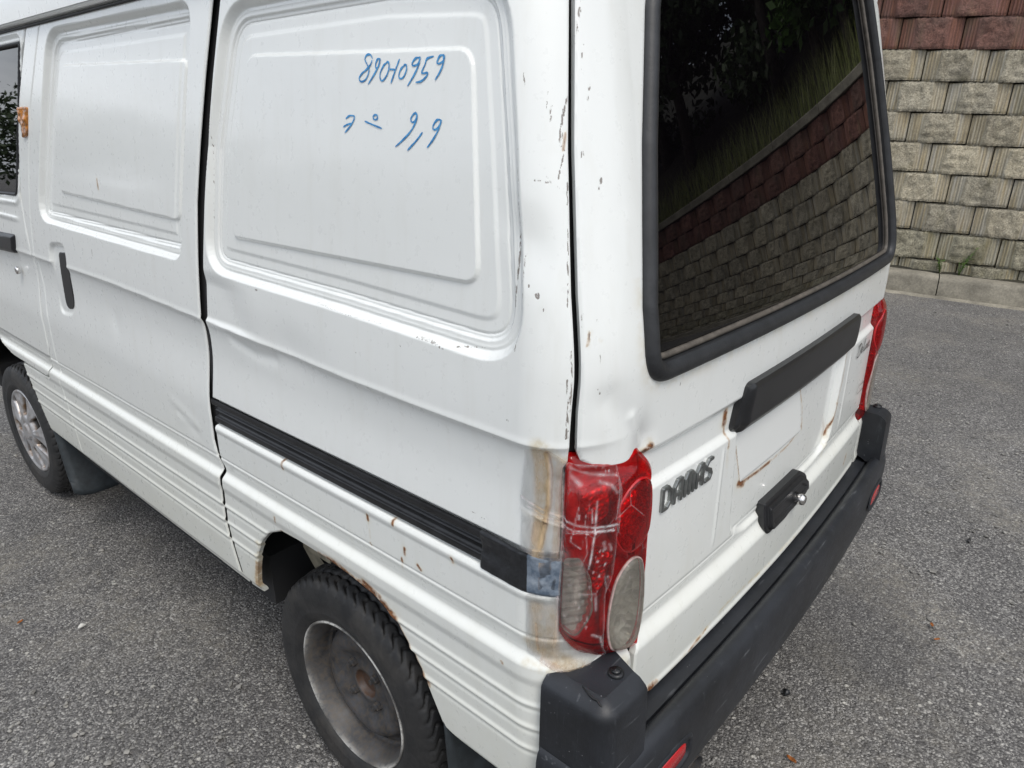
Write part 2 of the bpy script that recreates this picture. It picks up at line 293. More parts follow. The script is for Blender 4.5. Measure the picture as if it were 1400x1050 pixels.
# ------------------------------------------------------------------ object helpers
COL = SC.collection
def tag(o, label=None, cat=None, group=None, kind=None):
    for k, v in (('label', label), ('category', cat), ('group', group), ('kind', kind)):
        if v: o[k] = v
    return o
def empty(name, loc=(0, 0, 0), rz=0.):
    o = bpy.data.objects.new(name, None); COL.objects.link(o); o.location = loc; o.rotation_euler = (0, 0, rz); o.empty_display_size = .1; return o
def link(name, me, material, parent=None, loc=None):
    if material is not None and not me.materials: me.materials.append(material)
    o = bpy.data.objects.new(name, me); COL.objects.link(o)
    if parent: o.parent = parent
    if loc is not None: o.location = loc
    return o
def mesh(name, V, Q=None, T=None, N=None, W=None, smooth=True):
    """mesh from arrays; N = custom vertex normals; W = wear colours"""
    V = np.asarray(V, np.float32).reshape(-1, 3)
    Q = np.zeros((0, 4), int) if Q is None or len(Q) == 0 else np.asarray(Q, int)
    T = np.zeros((0, 3), int) if T is None or len(T) == 0 else np.asarray(T, int)
    if N is not None:
        N = np.asarray(N, np.float32)
        for A in (Q, T):
            if len(A):
                fn = np.cross(V[A[:, 1]] - V[A[:, 0]], V[A[:, 2]] - V[A[:, 0]]); fl = (fn * N[A].mean(1)).sum(1) < 0
                A[fl] = A[fl][:, ::-1]
    me = bpy.data.meshes.new(name); me.vertices.add(len(V)); me.vertices.foreach_set('co', V.ravel())
    loops = np.r_[Q.ravel(), T.ravel()].astype(np.int32); me.loops.add(len(loops)); me.loops.foreach_set('vertex_index', loops)
    ls = np.r_[np.arange(len(Q)) * 4, len(Q) * 4 + np.arange(len(T)) * 3].astype(np.int32)
    me.polygons.add(len(ls)); me.polygons.foreach_set('loop_start', ls)
    me.update(calc_edges=True); me.validate(clean_customdata=False)
    (me.shade_smooth if smooth else me.shade_flat)()
    if W is not None:
        a = me.color_attributes.new('wear', 'FLOAT_COLOR', 'POINT'); w = np.zeros((len(V), 4), np.float32); w[:, :3] = W; w[:, 3] = 1; a.data.foreach_set('color', w.ravel())
    if N is not None: me.normals_split_custom_set_from_vertices(N)
    return me
def gridfaces(nu, nv, wrapu=False, wrapv=False):
    i = np.arange(nu if wrapu else nu - 1); j = np.arange(nv if wrapv else nv - 1); I, J = np.meshgrid(i, j, indexing='ij'); I2, J2 = (I + 1) % nu, (J + 1) % nv
    return np.stack([I * nv + J, I2 * nv + J, I2 * nv + J2, I * nv + J2], -1).reshape(-1, 4)
class MB:
    """collects simple solids into one mesh"""
    def __init__(s): s.V, s.F, s.n = [], [], 0
    def add(s, V, F):
        V = [tuple(map(float, v)) for v in V]; s.V += V; s.F += [tuple(int(a) + s.n for a in f) for f in F]; s.n += len(V); return s
    def box(s, lo, hi, M4=None):
        P = [(x, y, z) for x in (lo[0], hi[0]) for y in (lo[1], hi[1]) for z in (lo[2], hi[2])]
        if M4 is not None: P = [M4 @ Vector(p) for p in P]
        return s.add(P, [(0, 1, 3, 2), (4, 6, 7, 5), (0, 4, 5, 1), (2, 3, 7, 6), (0, 2, 6, 4), (1, 5, 7, 3)])
    def tube(s, pts, r, n=10, cap=True):
        pts = [Vector(p) for p in pts]; rs = r if hasattr(r, '__len__') else [r] * len(pts); V = []
        for i, p in enumerate(pts):
            d = (pts[min(i + 1, len(pts) - 1)] - pts[max(i - 1, 0)]).normalized(); a = d.orthogonal().normalized()
            if i and a.dot(pa) < 0: a = -a
            a = (pa - d * pa.dot(d)).normalized() if i else a
            pa = a; b = d.cross(a)
            V += [p + (a * math.cos(t) + b * math.sin(t)) * rs[i] for t in (2 * math.pi * k / n for k in range(n))]
        F = [(i * n + k, i * n + (k + 1) % n, (i + 1) * n + (k + 1) % n, (i + 1) * n + k) for i in range(len(pts) - 1) for k in range(n)]
        if cap: F += [tuple(range(n))[::-1], tuple(range((len(pts) - 1) * n, len(pts) * n))]
        return s.add(V, F)
    def build(s, name, material, parent=None, smooth=True, bevel=0.):
        me = bpy.data.meshes.new(name); me.from_pydata(s.V, [], s.F); me.update()
        (me.shade_smooth if smooth else me.shade_flat)()
        o = link(name, me, material, parent)
        if bevel:
            b = o.modifiers.new('bevel', 'BEVEL'); b.width = bevel; b.segments = 3; b.limit_method = 'ANGLE'; b.angle_limit = .6
            b.harden_normals = False
            me.shade_smooth(); 
        return o

# ------------------------------------------------------------------ value noise
_P = rng.random((64, 64, 64))
def vn(a, b, c=0., seed=0):
    a, b, c = np.broadcast_arrays(np.asarray(a, float) + seed * 7.3, np.asarray(b, float) + seed * 3.1, np.asarray(c, float))
    i, j, k = np.floor(a).astype(int), np.floor(b).astype(int), np.floor(c).astype(int); x, y, z = a - i, b - j, c - k
    x, y, z = (t * t * (3 - 2 * t) for t in (x, y, z)); r = 0
    for di in (0, 1):
        for dj in (0, 1):
            for dk in (0, 1):
                r = r + _P[(i + di) % 64, (j + dj) % 64, (k + dk) % 64] * (x if di else 1 - x) * (y if dj else 1 - y) * (z if dk else 1 - z)
    return r - .5
def fbm(a, b, c=0., o=4, seed=0): return sum(vn(a * 2**i, b * 2**i, c * 2**i, seed + i) / 2**i for i in range(o))

RX,RY=.14,.10
_t=np.linspace(0,np.pi/2,200)
_cx=-.70+RX*(1-np.cos(_t)); _cy=RY*(1-np.sin(_t))
_L=np.r_[0,np.cumsum(np.hypot(np.diff(_cx),np.diff(_cy)))]; LC=_L[-1]
def Wz(z):
    z=np.asarray(z,float)
    return .70-.055*np.clip((z-1.0)/.58,0,None)**1.5-.012*np.clip((.69-z)/.3,0,None)**2
def lean(z):
    t=np.clip(np.asarray(z,float)-1.08,0,None); return .21*(np.sqrt(t*t+.0016)-.04)+.02*t*t
def sst(a,b,x):
    t=np.clip((x-a)/(b-a),0,1); return t*t*(3-2*t)
U0=RY-LC                # u where rear face begins
UC=U0-(.70-RX)          # u at x=0
def M(u,z):
    u=np.asarray(u,float);z=np.asarray(z,float)
    m=u<UC; uu=np.where(m,2*UC-u,u)
    s=RY-uu
    x=np.where(s<=0,-.70,np.where(s<LC,np.interp(s,_L,_cx),-.70+RX+(s-LC)))
    y=np.where(s<=0,uu,np.where(s<LC,np.interp(s,_L,_cy),0.))
    y=y-.018*np.clip(1-(x/.56)**2,0,1)
    sc=Wz(z)/.70
    wt=1-sst(.0,1.0,y)
    y=y+lean(z)*wt
    x=x*sc
    x=np.where(m,-x,x)
    return np.stack([x,y,z+0*u],-1)
INK=[[(0.3339,1.4551),(0.3387,1.4604),(0.347,1.4601),(0.3517,1.4552),(0.3471,1.4485),(0.3439,1.4411),(0.3521,1.4311),(0.3636,1.4281),(0.3679,1.4324),(0.3609,1.438),(0.3507,1.4421),(0.3404,1.4475),(0.3346,1.4537)],[(0.3166,1.4543),(0.3233,1.4539),(0.3281,1.4477),(0.3274,1.4433),(0.3218,1.4452),(0.3185,1.4501),(0.3171,1.4546),(0.3217,1.4459),(0.3339,1.4349),(0.348,1.4244)],[(0.3002,1.45),(0.3098,1.4462),(0.3189,1.4372),(0.3198,1.4301),(0.3148,1.4278),(0.3049,1.4339),(0.2985,1.4429),(0.299,1.4492),(0.3028,1.4501)],[(0.2975,1.4407),(0.2917,1.4405),(0.2862,1.4398)],[(0.275,1.4523),(0.2849,1.4402),(0.2972,1.4239)],[(0.2644,1.4449),(0.2736,1.4404),(0.2791,1.433),(0.2771,1.4291),(0.27,1.4305),(0.2629,1.4379),(0.262,1.4441),(0.2668,1.445)],[(0.2336,1.4517),(0.2418,1.4514),(0.2497,1.4463),(0.2489,1.4431),(0.2405,1.4439),(0.2345,1.4484),(0.2335,1.4524),(0.237,1.4437),(0.248,1.4319),(0.2629,1.4196)],[(0.2065,1.452),(0.2199,1.4497),(0.2249,1.4432),(0.2324,1.434),(0.2209,1.4339),(0.225,1.429),(0.2348,1.4246),(0.2453,1.4235)],[(0.1873,1.4521),(0.195,1.4518),(0.2013,1.4455),(0.1994,1.4431),(0.1915,1.445),(0.187,1.4494),(0.1884,1.4521),(0.1894,1.4443),(0.1973,1.434),(0.2078,1.425)],[(0.4076,1.3817),(0.3977,1.3855),(0.3863,1.3847),(0.3885,1.3794),(0.3981,1.3717),(0.4117,1.3635)],[(0.4152,1.3709),(0.4051,1.374),(0.3941,1.3756)],[(0.3314,1.3834),(0.3344,1.3808),(0.3398,1.3805),(0.3421,1.3835),(0.3391,1.386),(0.3337,1.3861),(0.3314,1.3834)],[(0.3627,1.3786),(0.3447,1.3741),(0.3241,1.3693)],[(0.2513,1.3896),(0.2483,1.3854),(0.2527,1.3791),(0.259,1.377),(0.2614,1.3806),(0.2567,1.3855),(0.2516,1.3876),(0.2488,1.3819),(0.2615,1.3678),(0.2801,1.3562),(0.2981,1.347)],[(0.24,1.3654),(0.2537,1.3552),(0.2734,1.3431)],[(0.2028,1.3797),(0.2101,1.3797),(0.2175,1.3743),(0.2193,1.3694),(0.2138,1.3688),(0.2053,1.3743),(0.2024,1.3791),(0.2107,1.3667),(0.2224,1.3556),(0.2338,1.347)]]
WEAR=[('c',[(0.059,1.4277),(0.0616,1.4076)],0.0016799999999999999,0.8800000000000001),('c',[(0.0334,1.4075),(0.0384,1.3888)],0.0016799999999999999,0.8),('c',[(0.0306,1.3925),(0.0336,1.3775)],0.0018,0.8800000000000001),('c',[(0.0116,1.4039),(0.0201,1.3775),(0.0242,1.351)],0.0024,0.9199999999999999),('r',[(0.0179,1.3639),(0.022,1.3471)],0.003,0.6),('c',[(0.0203,1.3471),(0.0307,1.3165)],0.0016799999999999999,0.8800000000000001),('c',[(0.0188,1.3164),(0.023,1.2892)],0.0018,1.14),('c',[(0.0583,1.3156),(0.0361,1.3119)],0.0024,0.76),('c',[(0.0779,1.3469),(0.0904,1.2481)],0.0021,0.8800000000000001),('c',[(-0.0172,1.4156),(-0.0127,1.3989)],0.0016799999999999999,1.14),('c',[(-0.0139,1.501),(-0.0108,1.4788)],0.0024,0.8800000000000001),('c',[(-0.0125,1.4567),(-0.0071,1.4304)],0.0018,0.8800000000000001),('c',[(-0.0232,1.3154),(-0.0201,1.3052)],0.0018,1.14),('c',[(0.0227,1.2735),(0.0323,1.1775)],0.0016799999999999999,0.8800000000000001),('c',[(0.0375,1.0931),(0.0357,1.019)],0.0018,1.14),('c',[(0.1864,0.8735),(0.1589,0.8706)],0.0012,0.6400000000000001),('c',[(0.8131,1.0923),(0.6881,1.0917)],0.0015,0.8),('c',[(0.2083,1.1049),(0.1625,1.1113)],0.0015,0.8800000000000001),('r',[(0.6632,0.7947),(0.6639,0.7795)],0.006,1),('r',[(0.4181,0.7774),(0.4173,0.7682)],0.005,1),('g',[(0.4174,0.7667),(0.4153,0.7357)],0.004,0.6),('r',[(0.4164,0.7253),(0.4149,0.7218)],0.003,0.7),('r',[(0.3528,0.7927),(0.3516,0.7866)],0.005,0.9),('r',[(0.3285,0.7525),(0.3294,0.7413)],0.005,1),('r',[(0.3372,0.731),(0.336,0.7248)],0.004,0.9),('g',[(0.336,0.7248),(0.3376,0.7048)],0.004,0.5),('r',[(0.2992,0.7348),(0.2929,0.7297)],0.005,1),('r',[(0.2217,0.7829),(0.2205,0.7772)],0.005,0.9),('r',[(0.1219,0.6579),(0.1205,0.6561)],0.005,0.8),('r',[(0.7094,0.6592),(0.7119,0.6483)],0.005,0.7),('r',[(0.5673,0.6322),(0.5221,0.637),(0.4789,0.6278),(0.4402,0.6266),(0.4152,0.6208),(0.3871,0.614),(0.364,0.602)],0.016,1.3),('r',[(0.364,0.602),(0.3348,0.5679),(0.3066,0.5303),(0.2899,0.5044)],0.008,0.8),('r',[(0.6979,0.6308),(0.636,0.6292),(0.5901,0.6332)],0.007,0.7),('r',[(0.4386,0.638),(0.4009,0.6265)],0.012,0.9),('r',[(0.0589,0.997),(0.0539,0.9695),(0.055,0.9283),(0.0608,0.8907),(0.0652,0.865)],0.006,1.1),('g',[(0.0616,0.9987),(0.0586,0.928),(0.0669,0.8515)],0.012,0.9),('g',[(0.07,1.0075),(0.0661,0.9271),(0.0698,0.8453)],0.018,0.8),('g',[(0.0434,0.9799),(0.0419,0.9183),(0.0457,0.8369)],0.01,0.6),('r',[(0.0704,0.8945),(0.073,0.8723)],0.01,0.6),('g',[(0.0609,1.0066),(0.0382,0.9878)],0.012,0.7),('g',[(0.0668,0.7713),(0.063,0.7117)],0.02,0.7),('g',[(0.052,0.7675),(0.0458,0.7012)],0.02,0.7),('r',[(0.0685,0.7447),(0.0659,0.6987)],0.003,0.8),('g',[(0.0764,0.7082),(0.0303,0.6819),(-0.0269,0.6482),(-0.0713,0.6409)],0.02,0.8),('g',[(0.0816,0.6749),(0.0402,0.6698)],0.012,0.6),('r',[(0.0585,0.6813),(0.0403,0.6762)],0.01,0.4),('r',[(-0.0526,0.6782),(-0.056,0.6724)],0.005,0.6),('c',[(-0.0028,1.4931),(0.0006,1.4562)],0.0018,0.6400000000000001),('c',[(0.0039,1.4302),(0.0142,1.3279)],0.0024,0.8),('c',[(0.0328,1.1275),(0.033,1.0189)],0.0024,0.8),('c',[(0.0182,1.3888),(0.0267,1.351)],0.0036,0.7200000000000001),('c',[(0.0454,1.3204),(0.0299,1.3064)],0.0042,0.4),('c',[(0.0296,1.4038),(0.0388,1.3662)],0.003,0.4),('c',[(0.0789,1.3276),(0.0913,1.24),(0.1087,1.1717)],0.0036,0.8),('c',[(0.0786,1.2329),(0.0895,1.1663),(0.1041,1.1211)],0.0018,0.7200000000000001),('c',[(0.0667,1.1908),(0.0661,1.1883)],0.0036,1.9),('c',[(0.0605,1.1747),(0.0598,1.1731)],0.0018,1.4249999999999998),('c',[(0.0764,1.2007),(0.0757,1.1991)],0.0018,1.4249999999999998),('c',[(0.6876,1.1093),(0.683,1.1088)],0.0024,1.4249999999999998),('c',[(0.5135,1.1143),(0.4396,1.1085),(0.3387,1.108)],0.003,0.48),('c',[(0.2811,1.1044),(0.2566,1.1042),(0.229,1.0989)],0.0036,0.7200000000000001),('c',[(0.3155,1.0865),(0.3141,1.0847)],0.0024,1.4249999999999998),('c',[(0.4158,1.0551),(0.414,1.0543)],0.0018,0.8),('c',[(0.8079,1.4759),(0.8223,1.3848),(0.8405,1.2636)],0.0018,0.7200000000000001),('c',[(0.8049,1.3963),(0.8345,1.2137)],0.0012,0.6400000000000001),('c',[(-0.0113,1.4936),(-0.004,1.4564)],0.003,0.5599999999999999),('c',[(-0.0147,1.4193),(-0.0099,1.4003)],0.003,0.48),('c',[(0.0003,1.3431),(-0.0004,1.34)],0.003,1.4249999999999998),('c',[(0.0148,1.1685),(0.0151,1.1536)],0.003,0.8),('c',[(-0.0041,1.1621),(-0.0048,1.1587)],0.0024,1.4249999999999998),('c',[(0.0081,1.1515),(0.0115,1.1306)],0.0024,0.6400000000000001),('r',[(0.0084,1.1473),(0.0113,1.1332)],0.003,0.7),('c',[(-0.003,1.1216),(-0.0024,1.1078)],0.0024,0.6400000000000001),('c',[(-0.0011,1.0794),(-0.0036,1.0717)],0.003,0.8),('r',[(1.3548,1.2581),(1.3521,1.2379)],0.005,0.8),('c',[(1.412,1.0961),(1.4129,1.0824)],0.0024,1.3299999999999998),('c',[(1.3855,0.9605),(1.3772,0.9512)],0.0024,0.8),('c',[(0.8768,1.3669),(0.8884,1.2989)],0.0018,0.4),('r',[(-0.1004,0.9647),(-0.1097,0.9722)],0.009,1.3),('g',[(-0.0902,0.9651),(-0.1105,0.9655)],0.016,0.8),('g',[(-0.1051,0.9812),(-0.1126,0.9626)],0.012,0.6),('r',[(-0.3364,0.9509),(-0.3356,0.9338)],0.012,1.1),('r',[(-0.3356,0.9338),(-0.3405,0.8916)],0.006,0.6),('g',[(-0.3361,0.9211),(-0.3449,0.8403)],0.008,0.4),('r',[(-0.3805,0.9063),(-0.4077,0.8433),(-0.4337,0.7884)],0.003,0.9),('r',[(-0.428,0.7879),(-0.4477,0.7798)],0.012,1.2),('r',[(-0.4468,0.7831),(-0.5062,0.7799),(-0.5632,0.7788)],0.006,0.9),('r',[(-0.5632,0.7788),(-0.6472,0.78),(-0.707,0.7922)],0.004,0.6),('r',[(-0.6939,0.7935),(-0.7171,0.7984)],0.009,1.1),('r',[(-0.7254,0.789),(-0.7062,0.8433),(-0.6696,0.9004)],0.003,0.7),('r',[(-0.9293,0.786),(-0.9212,0.7602),(-0.9002,0.7172)],0.004,1.0),('g',[(-0.9293,0.786),(-0.9002,0.7172)],0.009,0.5),('g',[(-0.8959,0.7152),(-0.8881,0.6781)],0.02,0.5),('r',[(-0.9328,0.9256),(-0.9386,0.8392),(-0.9224,0.7882)],0.003,0.6),('g',[(-0.1499,0.5359),(-0.2567,0.5479),(-0.3969,0.5638),(-0.5838,0.5518)],0.006,0.9),('r',[(-0.1407,0.5469),(-0.157,0.5474)],0.01,1.2),('r',[(-0.257,0.5462),(-0.3176,0.5535)],0.004,0.7),('r',[(-1.076,0.582),(-1.0862,0.5982)],0.01,0.7),('g',[(-0.6323,0.553),(-0.8455,0.5415),(-1.0741,0.5421)],0.005,0.6),('g',[(-0.1055,1.1062),(-0.1268,1.0861),(-0.1794,1.0734)],0.006,0.5),('g',[(-0.444,1.0747),(-0.4559,1.082)],0.008,0.6),('r',[(-1.2889,0.9694),(-1.28,0.9791)],0.008,0.6),('g',[(-0.0041,1.1377),(-0.0059,1.1358)],0.004,0.3),('g',[(0.8497,0.4261),(0.7989,0.5545)],0.02,0.9),('r',[(0.8534,0.4242),(0.8258,0.4961)],0.012,0.5),('c',[(-0.1655,1.0491),(-0.168,1.0453)],0.0024,1.14),('c',[(-0.2681,0.8293),(-0.2712,0.8255)],0.0024,0.8),('c',[(-0.1754,1.0454),(-0.1757,1.0443)],0.0018,0.8),('c',[(0.6164,0.7054),(0.617,0.702)],0.0018,0.8),('c',[(0.2987,0.8994),(0.2973,0.8975)],0.0018,0.8),('c',[(0.5403,0.9351),(0.5386,0.9329)],0.0018,1.2349999999999999),('c',[(0.1155,1.0314),(0.1143,1.0298)],0.0018,1.2349999999999999),('c',[(0.3069,0.8339),(0.3006,0.8314)],0.0018,0.8)]

# ------------------------------------------------------------------ body surface: u runs along the side (u=y) and round the rear
def gauss(x, s): return np.exp(-(x / s) ** 2)
def nrm(v): return v / np.maximum(np.linalg.norm(v, axis=-1, keepdims=True), 1e-9)
def baseN(u, z, e=1e-3): return nrm(np.cross(M(u, z + e) - M(u, z - e), M(u - e, z) - M(u + e, z)) * -1) * SGN
SGN = 1
_n = baseN(np.array([1.]), np.array([1.]))
if _n[0, 0] > 0: SGN = -1
def surf(u, z, d=0.): return M(u, z) + baseN(u, z) * np.asarray(d)[..., None]
def poly_sdf(u, z, P):
    P = np.asarray(P, float); A = P; B = np.roll(P, -1, 0); sh = u.shape; u = u.ravel(); z = z.ravel()
    best = np.full(u.shape, 1e9); ins = np.zeros(u.shape, bool)
    for (ax, az), (bx, bz) in zip(A, B):
        dx, dz = bx - ax, bz - az; L = dx * dx + dz * dz + 1e-12
        t = np.clip(((u - ax) * dx + (z - az) * dz) / L, 0, 1)
        best = np.minimum(best, (u - ax - t * dx) ** 2 + (z - az - t * dz) ** 2)
        c = (az > z) != (bz > z); xi = ax + (z - az) / (dz if abs(dz) > 1e-12 else 1e-12) * dx; ins ^= c & (u < xi)
    s = np.sqrt(best); return np.where(ins, -s, s).reshape(sh)
def line_dist(u, z, P):
    sh = u.shape; best = np.full(sh, 1e9)
    for (ax, az), (bx, bz) in zip(P[:-1], P[1:]):
        dx, dz = bx - ax, bz - az; L = dx * dx + dz * dz + 1e-12; t = np.clip(((u - ax) * dx + (z - az) * dz) / L, 0, 1)
        best = np.minimum(best, (u - ax - t * dx) ** 2 + (z - az - t * dz) ** 2)
    return np.sqrt(best)
def rounded(P, r, n=7):
    P = [np.array(p, float) for p in P]; r = r if hasattr(r, '__len__') else [r] * len(P); out = []
    for i, p in enumerate(P):
        a, b = P[i - 1], P[(i + 1) % len(P)]; da, db = (a - p) / np.linalg.norm(a - p), (b - p) / np.linalg.norm(b - p)
        rr = min(r[i], .45 * np.linalg.norm(a - p), .45 * np.linalg.norm(b - p))
        if rr < 1e-5: out.append(p); continue
        for t in np.linspace(0, 1, n): out.append(p + da * rr * (1 - t) ** 2 + db * rr * t ** 2)
    return np.array(out)
def catmull(P, n=6, closed=False):
    P = np.array(P, float); Q = np.r_[P[-1:], P, P[:2]] if closed else np.r_[[2 * P[0] - P[1]], P, [2 * P[-1] - P[-2]]]; out = []
    for i in range(1, len(Q) - 2):
        a, b, c, d = Q[i - 1:i + 3]
        for t in np.arange(n) / n: out.append(.5 * (2 * b + (c - a) * t + (2 * a - 5 * b + 4 * c - d) * t * t + (-a + 3 * b - 3 * c + d) * t ** 3))
    if not closed: out.append(P[-1])
    return np.array(out)
def wear_at(u, z, extra=None):
    W = np.zeros(u.shape + (3,))
    for k, P, w, s in WEAR:
        c = 'rgc'.index(k); P = np.array(P); lo, hi = P.min(0) - 3 * w, P.max(0) + 3 * w
        m = (u > lo[0]) & (u < hi[0]) & (z > lo[1]) & (z < hi[1])
        if not m.any(): continue
        d = line_dist(u[m], z[m], P) if len(P) > 1 else np.hypot(u[m] - P[0, 0], z[m] - P[0, 1])
        W[m, c] = np.maximum(W[m, c], s * np.exp(-(d / (w * .6)) ** (4 if k == 'g' else 2)))
        if k == 'r': W[m, 1] = np.maximum(W[m, 1], .4 * min(s, 1.) * np.exp(-(d / (w * 1.3)) ** 2))
    if extra: extra(u, z, W)
    return W
def panel(name, S, bounds, h, dfun, material, parent, thick=.010, roll=.0025, rw=.004, wear=False, extra=None, label=None, off=None, skirt=True, surff=None):
    """a sheet that follows the body: S(u,z) < 0 inside its outline, dfun its relief"""
    sf = surff or surf
    u0, u1, z0, z1 = bounds; U, Z = np.meshgrid(np.arange(u0, u1 + h, h), np.arange(z0, z1 + h, h), indexing='ij'); nu, nz_ = U.shape
    s = S(U, Z).ravel(); U = U.ravel().copy(); Z = Z.ravel().copy(); F = gridfaces(nu, nz_)
    ok = s < .55 * h; cnt = ok[F].sum(1); Q = F[cnt == 4]; T3 = F[cnt == 3]
    T = np.array([[v for v in f if ok[v]] for f in T3], int).reshape(-1, 3)
    used = np.zeros(len(U), bool); used[Q.ravel()] = 1; used[T.ravel()] = 1
    idx = np.cumsum(used) - 1; U, Z, s = U[used], Z[used], s[used]; Q, T = idx[Q], idx[T]
    def edges(Q, T):
        E = np.r_[Q[:, [0, 1]], Q[:, [1, 2]], Q[:, [2, 3]], Q[:, [3, 0]], T[:, [0, 1]], T[:, [1, 2]], T[:, [2, 0]]]
        K = np.sort(E, 1); key = K[:, 0] * (len(U) + 1) + K[:, 1]; _, inv, c = np.unique(key, return_inverse=True, return_counts=True); return E[c[inv] == 1]
    E = edges(Q, T); bv = np.unique(E)
    for _ in range(3):
        e = 2e-4; a, b = U[bv], Z[bv]; sb = S(a, b); gu = (S(a + e, b) - S(a - e, b)) / (2 * e); gz = (S(a, b + e) - S(a, b - e)) / (2 * e); g2 = np.maximum(gu * gu + gz * gz, .3)
        st = np.clip(sb, -1.1 * h, 1.1 * h); U[bv] -= st * gu / g2; Z[bv] -= st * gz / g2
    e = 6e-4; s = S(U, Z); gu = (S(U + e, Z) - S(U - e, Z)) / (2 * e); gz = (S(U, Z + e) - S(U, Z - e)) / (2 * e)
    def P(u, z, ss):
        d = dfun(u, z) if callable(dfun) else np.full(u.shape, float(dfun))
        if roll: d = d - roll * np.clip(1 + ss / rw, 0, 1) ** 2
        return sf(u, z, d)
    V = P(U, Z, s); a = P(U + e, Z, s + e * gu) - P(U - e, Z, s - e * gu); b = P(U, Z + e, s + e * gz) - P(U, Z - e, s - e * gz)
    N = nrm(np.cross(a, b)); ref = baseN(U, Z) if surff is None else nrm(sf(U, Z, np.full(U.shape, .01)) - sf(U, Z, np.zeros(U.shape))); N *= np.sign((N * ref).sum(1))[:, None]
    if skirt:
        nb = len(bv); mp_ = np.full(len(U), -1); mp_[bv] = np.arange(nb); gdir = nrm(np.stack([gu[bv], gz[bv]], -1))
        out = nrm((sf(U[bv] + gdir[:, 0] * 1e-3, Z[bv] + gdir[:, 1] * 1e-3, np.zeros(nb)) - sf(U[bv], Z[bv], np.zeros(nb))))
        top = V[bv]; bot = V[bv] - ref[bv] * thick; n0 = len(V)
        V = np.r_[V, top, bot]; N = np.r_[N, out, out]; SQ = np.stack([n0 + mp_[E[:, 0]], n0 + mp_[E[:, 1]], n0 + nb + mp_[E[:, 1]], n0 + nb + mp_[E[:, 0]]], -1)
        Q = np.r_[Q, SQ]; U = np.r_[U, U[bv], U[bv]]; Z = np.r_[Z, Z[bv], Z[bv]]
    W = wear_at(U, Z, extra) if wear or extra else None
    me = mesh(name, V, Q, T, N, W); o = link(name, me, material, parent)
    if label: o['label'] = label
    return o
MIR = 2 * UC
def mirror_pts(P): return [(MIR - a, b) for a, b in P]

# relief of the sheet metal --------------------------------------------------
Q_OUT = rounded([(.742, 1.555), (.822, 1.34), (.864, 1.117), (.45, 1.108), (.090, 1.094), (.072, 1.35), (.064, 1.54), (.30, 1.555)], [.07, .0, .075, 0, .088, 0, .075, 0], 12)
Q_IN = rounded([(.690, 1.480), (.738, 1.335), (.772, 1.186), (.162, 1.186), (.147, 1.335), (.135, 1.461)], [.03, 0, .022, .03, 0, .03])
D_OUT = rounded([(1.56, 1.578), (1.64, 1.40), (1.760, 1.134), (.955, 1.122), (.905, 1.34), (.855, 1.572)], [.06, 0, .075, .04, 0, .05])
D_IN = rounded([(1.510, 1.503), (1.605, 1.215), (.972, 1.197), (.906, 1.484)], [.02, .025, .02, .02])
HANDLE = rounded([(1.712, 1.082), (1.592, 1.092), (1.628, .900), (1.748, .884)], [.035, .035, .045, .045])
REC = rounded([(-.365, .925), (-.385, .705), (-.45, .676), (MIR + .45, .676), (MIR + .385, .705), (MIR + .365, .925)], [.01, .05, .05, .05, .05, .01])
FARCH_C, RARCH_C = 2.60, .584
def emboss(S, w, a=0.): return sst(a, a + w, -S)
def box_mask(u, z, b): return (u > b[0]) & (u < b[1]) & (z > b[2]) & (z < b[3])
def masked(u, z, poly, fun, pad=.03):
    P = np.asarray(poly); lo, hi = P.min(0) - pad, P.max(0) + pad; m = (u > lo[0]) & (u < hi[0]) & (z > lo[1]) & (z < hi[1]); r = np.zeros(u.shape)
    if m.any(): r[m] = fun(poly_sdf(u[m], z[m], P))
    return r
def winlip(S): # sloping lip, two little steps, then the flat field
    return -.0125 * sst(0, .012, -S) + .0008 * gauss(S + .015, .0022) - .0035 * sst(.022, .026, -S) - .0016 * gauss(S + .031, .0016) + .0022 * sst(.046, .054, -S)
def side_prof(u, z):
    zc = 1.006 + .026 * sst(.2, 1.5, u) - .030 * sst(1.5, 1.9, u) * 0; t = zc - z
    p = np.where(t > 0, -.0095 * (1 - np.exp(-np.clip(t, 0, 1) / .016)), 0) * (1 - sst(.06, .20, t)) + .0012 * gauss(t, .006)
    p = p - .0018 * gauss(z - .721, .0022) - .0055 * sst(.0, .026, .719 - z) + .0115 * sst(0, .020, .689 - z)
    p = p - .003 * sst(0, .02, .655 - z)
    for zr, k in ((.604, 1.), (.561, 1.), (.519, 1.)):
        p = p + .0026 * gauss(z - zr, .0045) - .0012 * gauss(z - zr + .010, .004)
    return p - .012 * sst(.0, .03, .432 - z) + .010 * gauss(u + .01, .05) * sst(.72, .66, z)
def rear_prof(u, z):
    p = -.011 * sst(0, .016, .972 - z) + .0095 * sst(0, .014, .917 - z)
    p = p - .0012 * gauss(z - .700, .0022) - .0065 * sst(0, .024, .698 - z) + .014 * sst(0, .03, .672 - z)
    p = p + .003 * gauss(z - .545, .006)
    return p - .012 * masked(u, z, REC, lambda S: sst(0, .014, -S)) - .0  
def relief(u, z):
    r = sst(.09, -.08, u); lu = np.where(u < UC, MIR - u, u)
    r = sst(.09, -.08, lu) if np.ndim(lu) else r
    low = side_prof(lu, z) * (1 - r) + rear_prof(u, z) * r
    return low + .0008 * fbm(u * 3.2, z * 3.2, 0., 2, 3) 
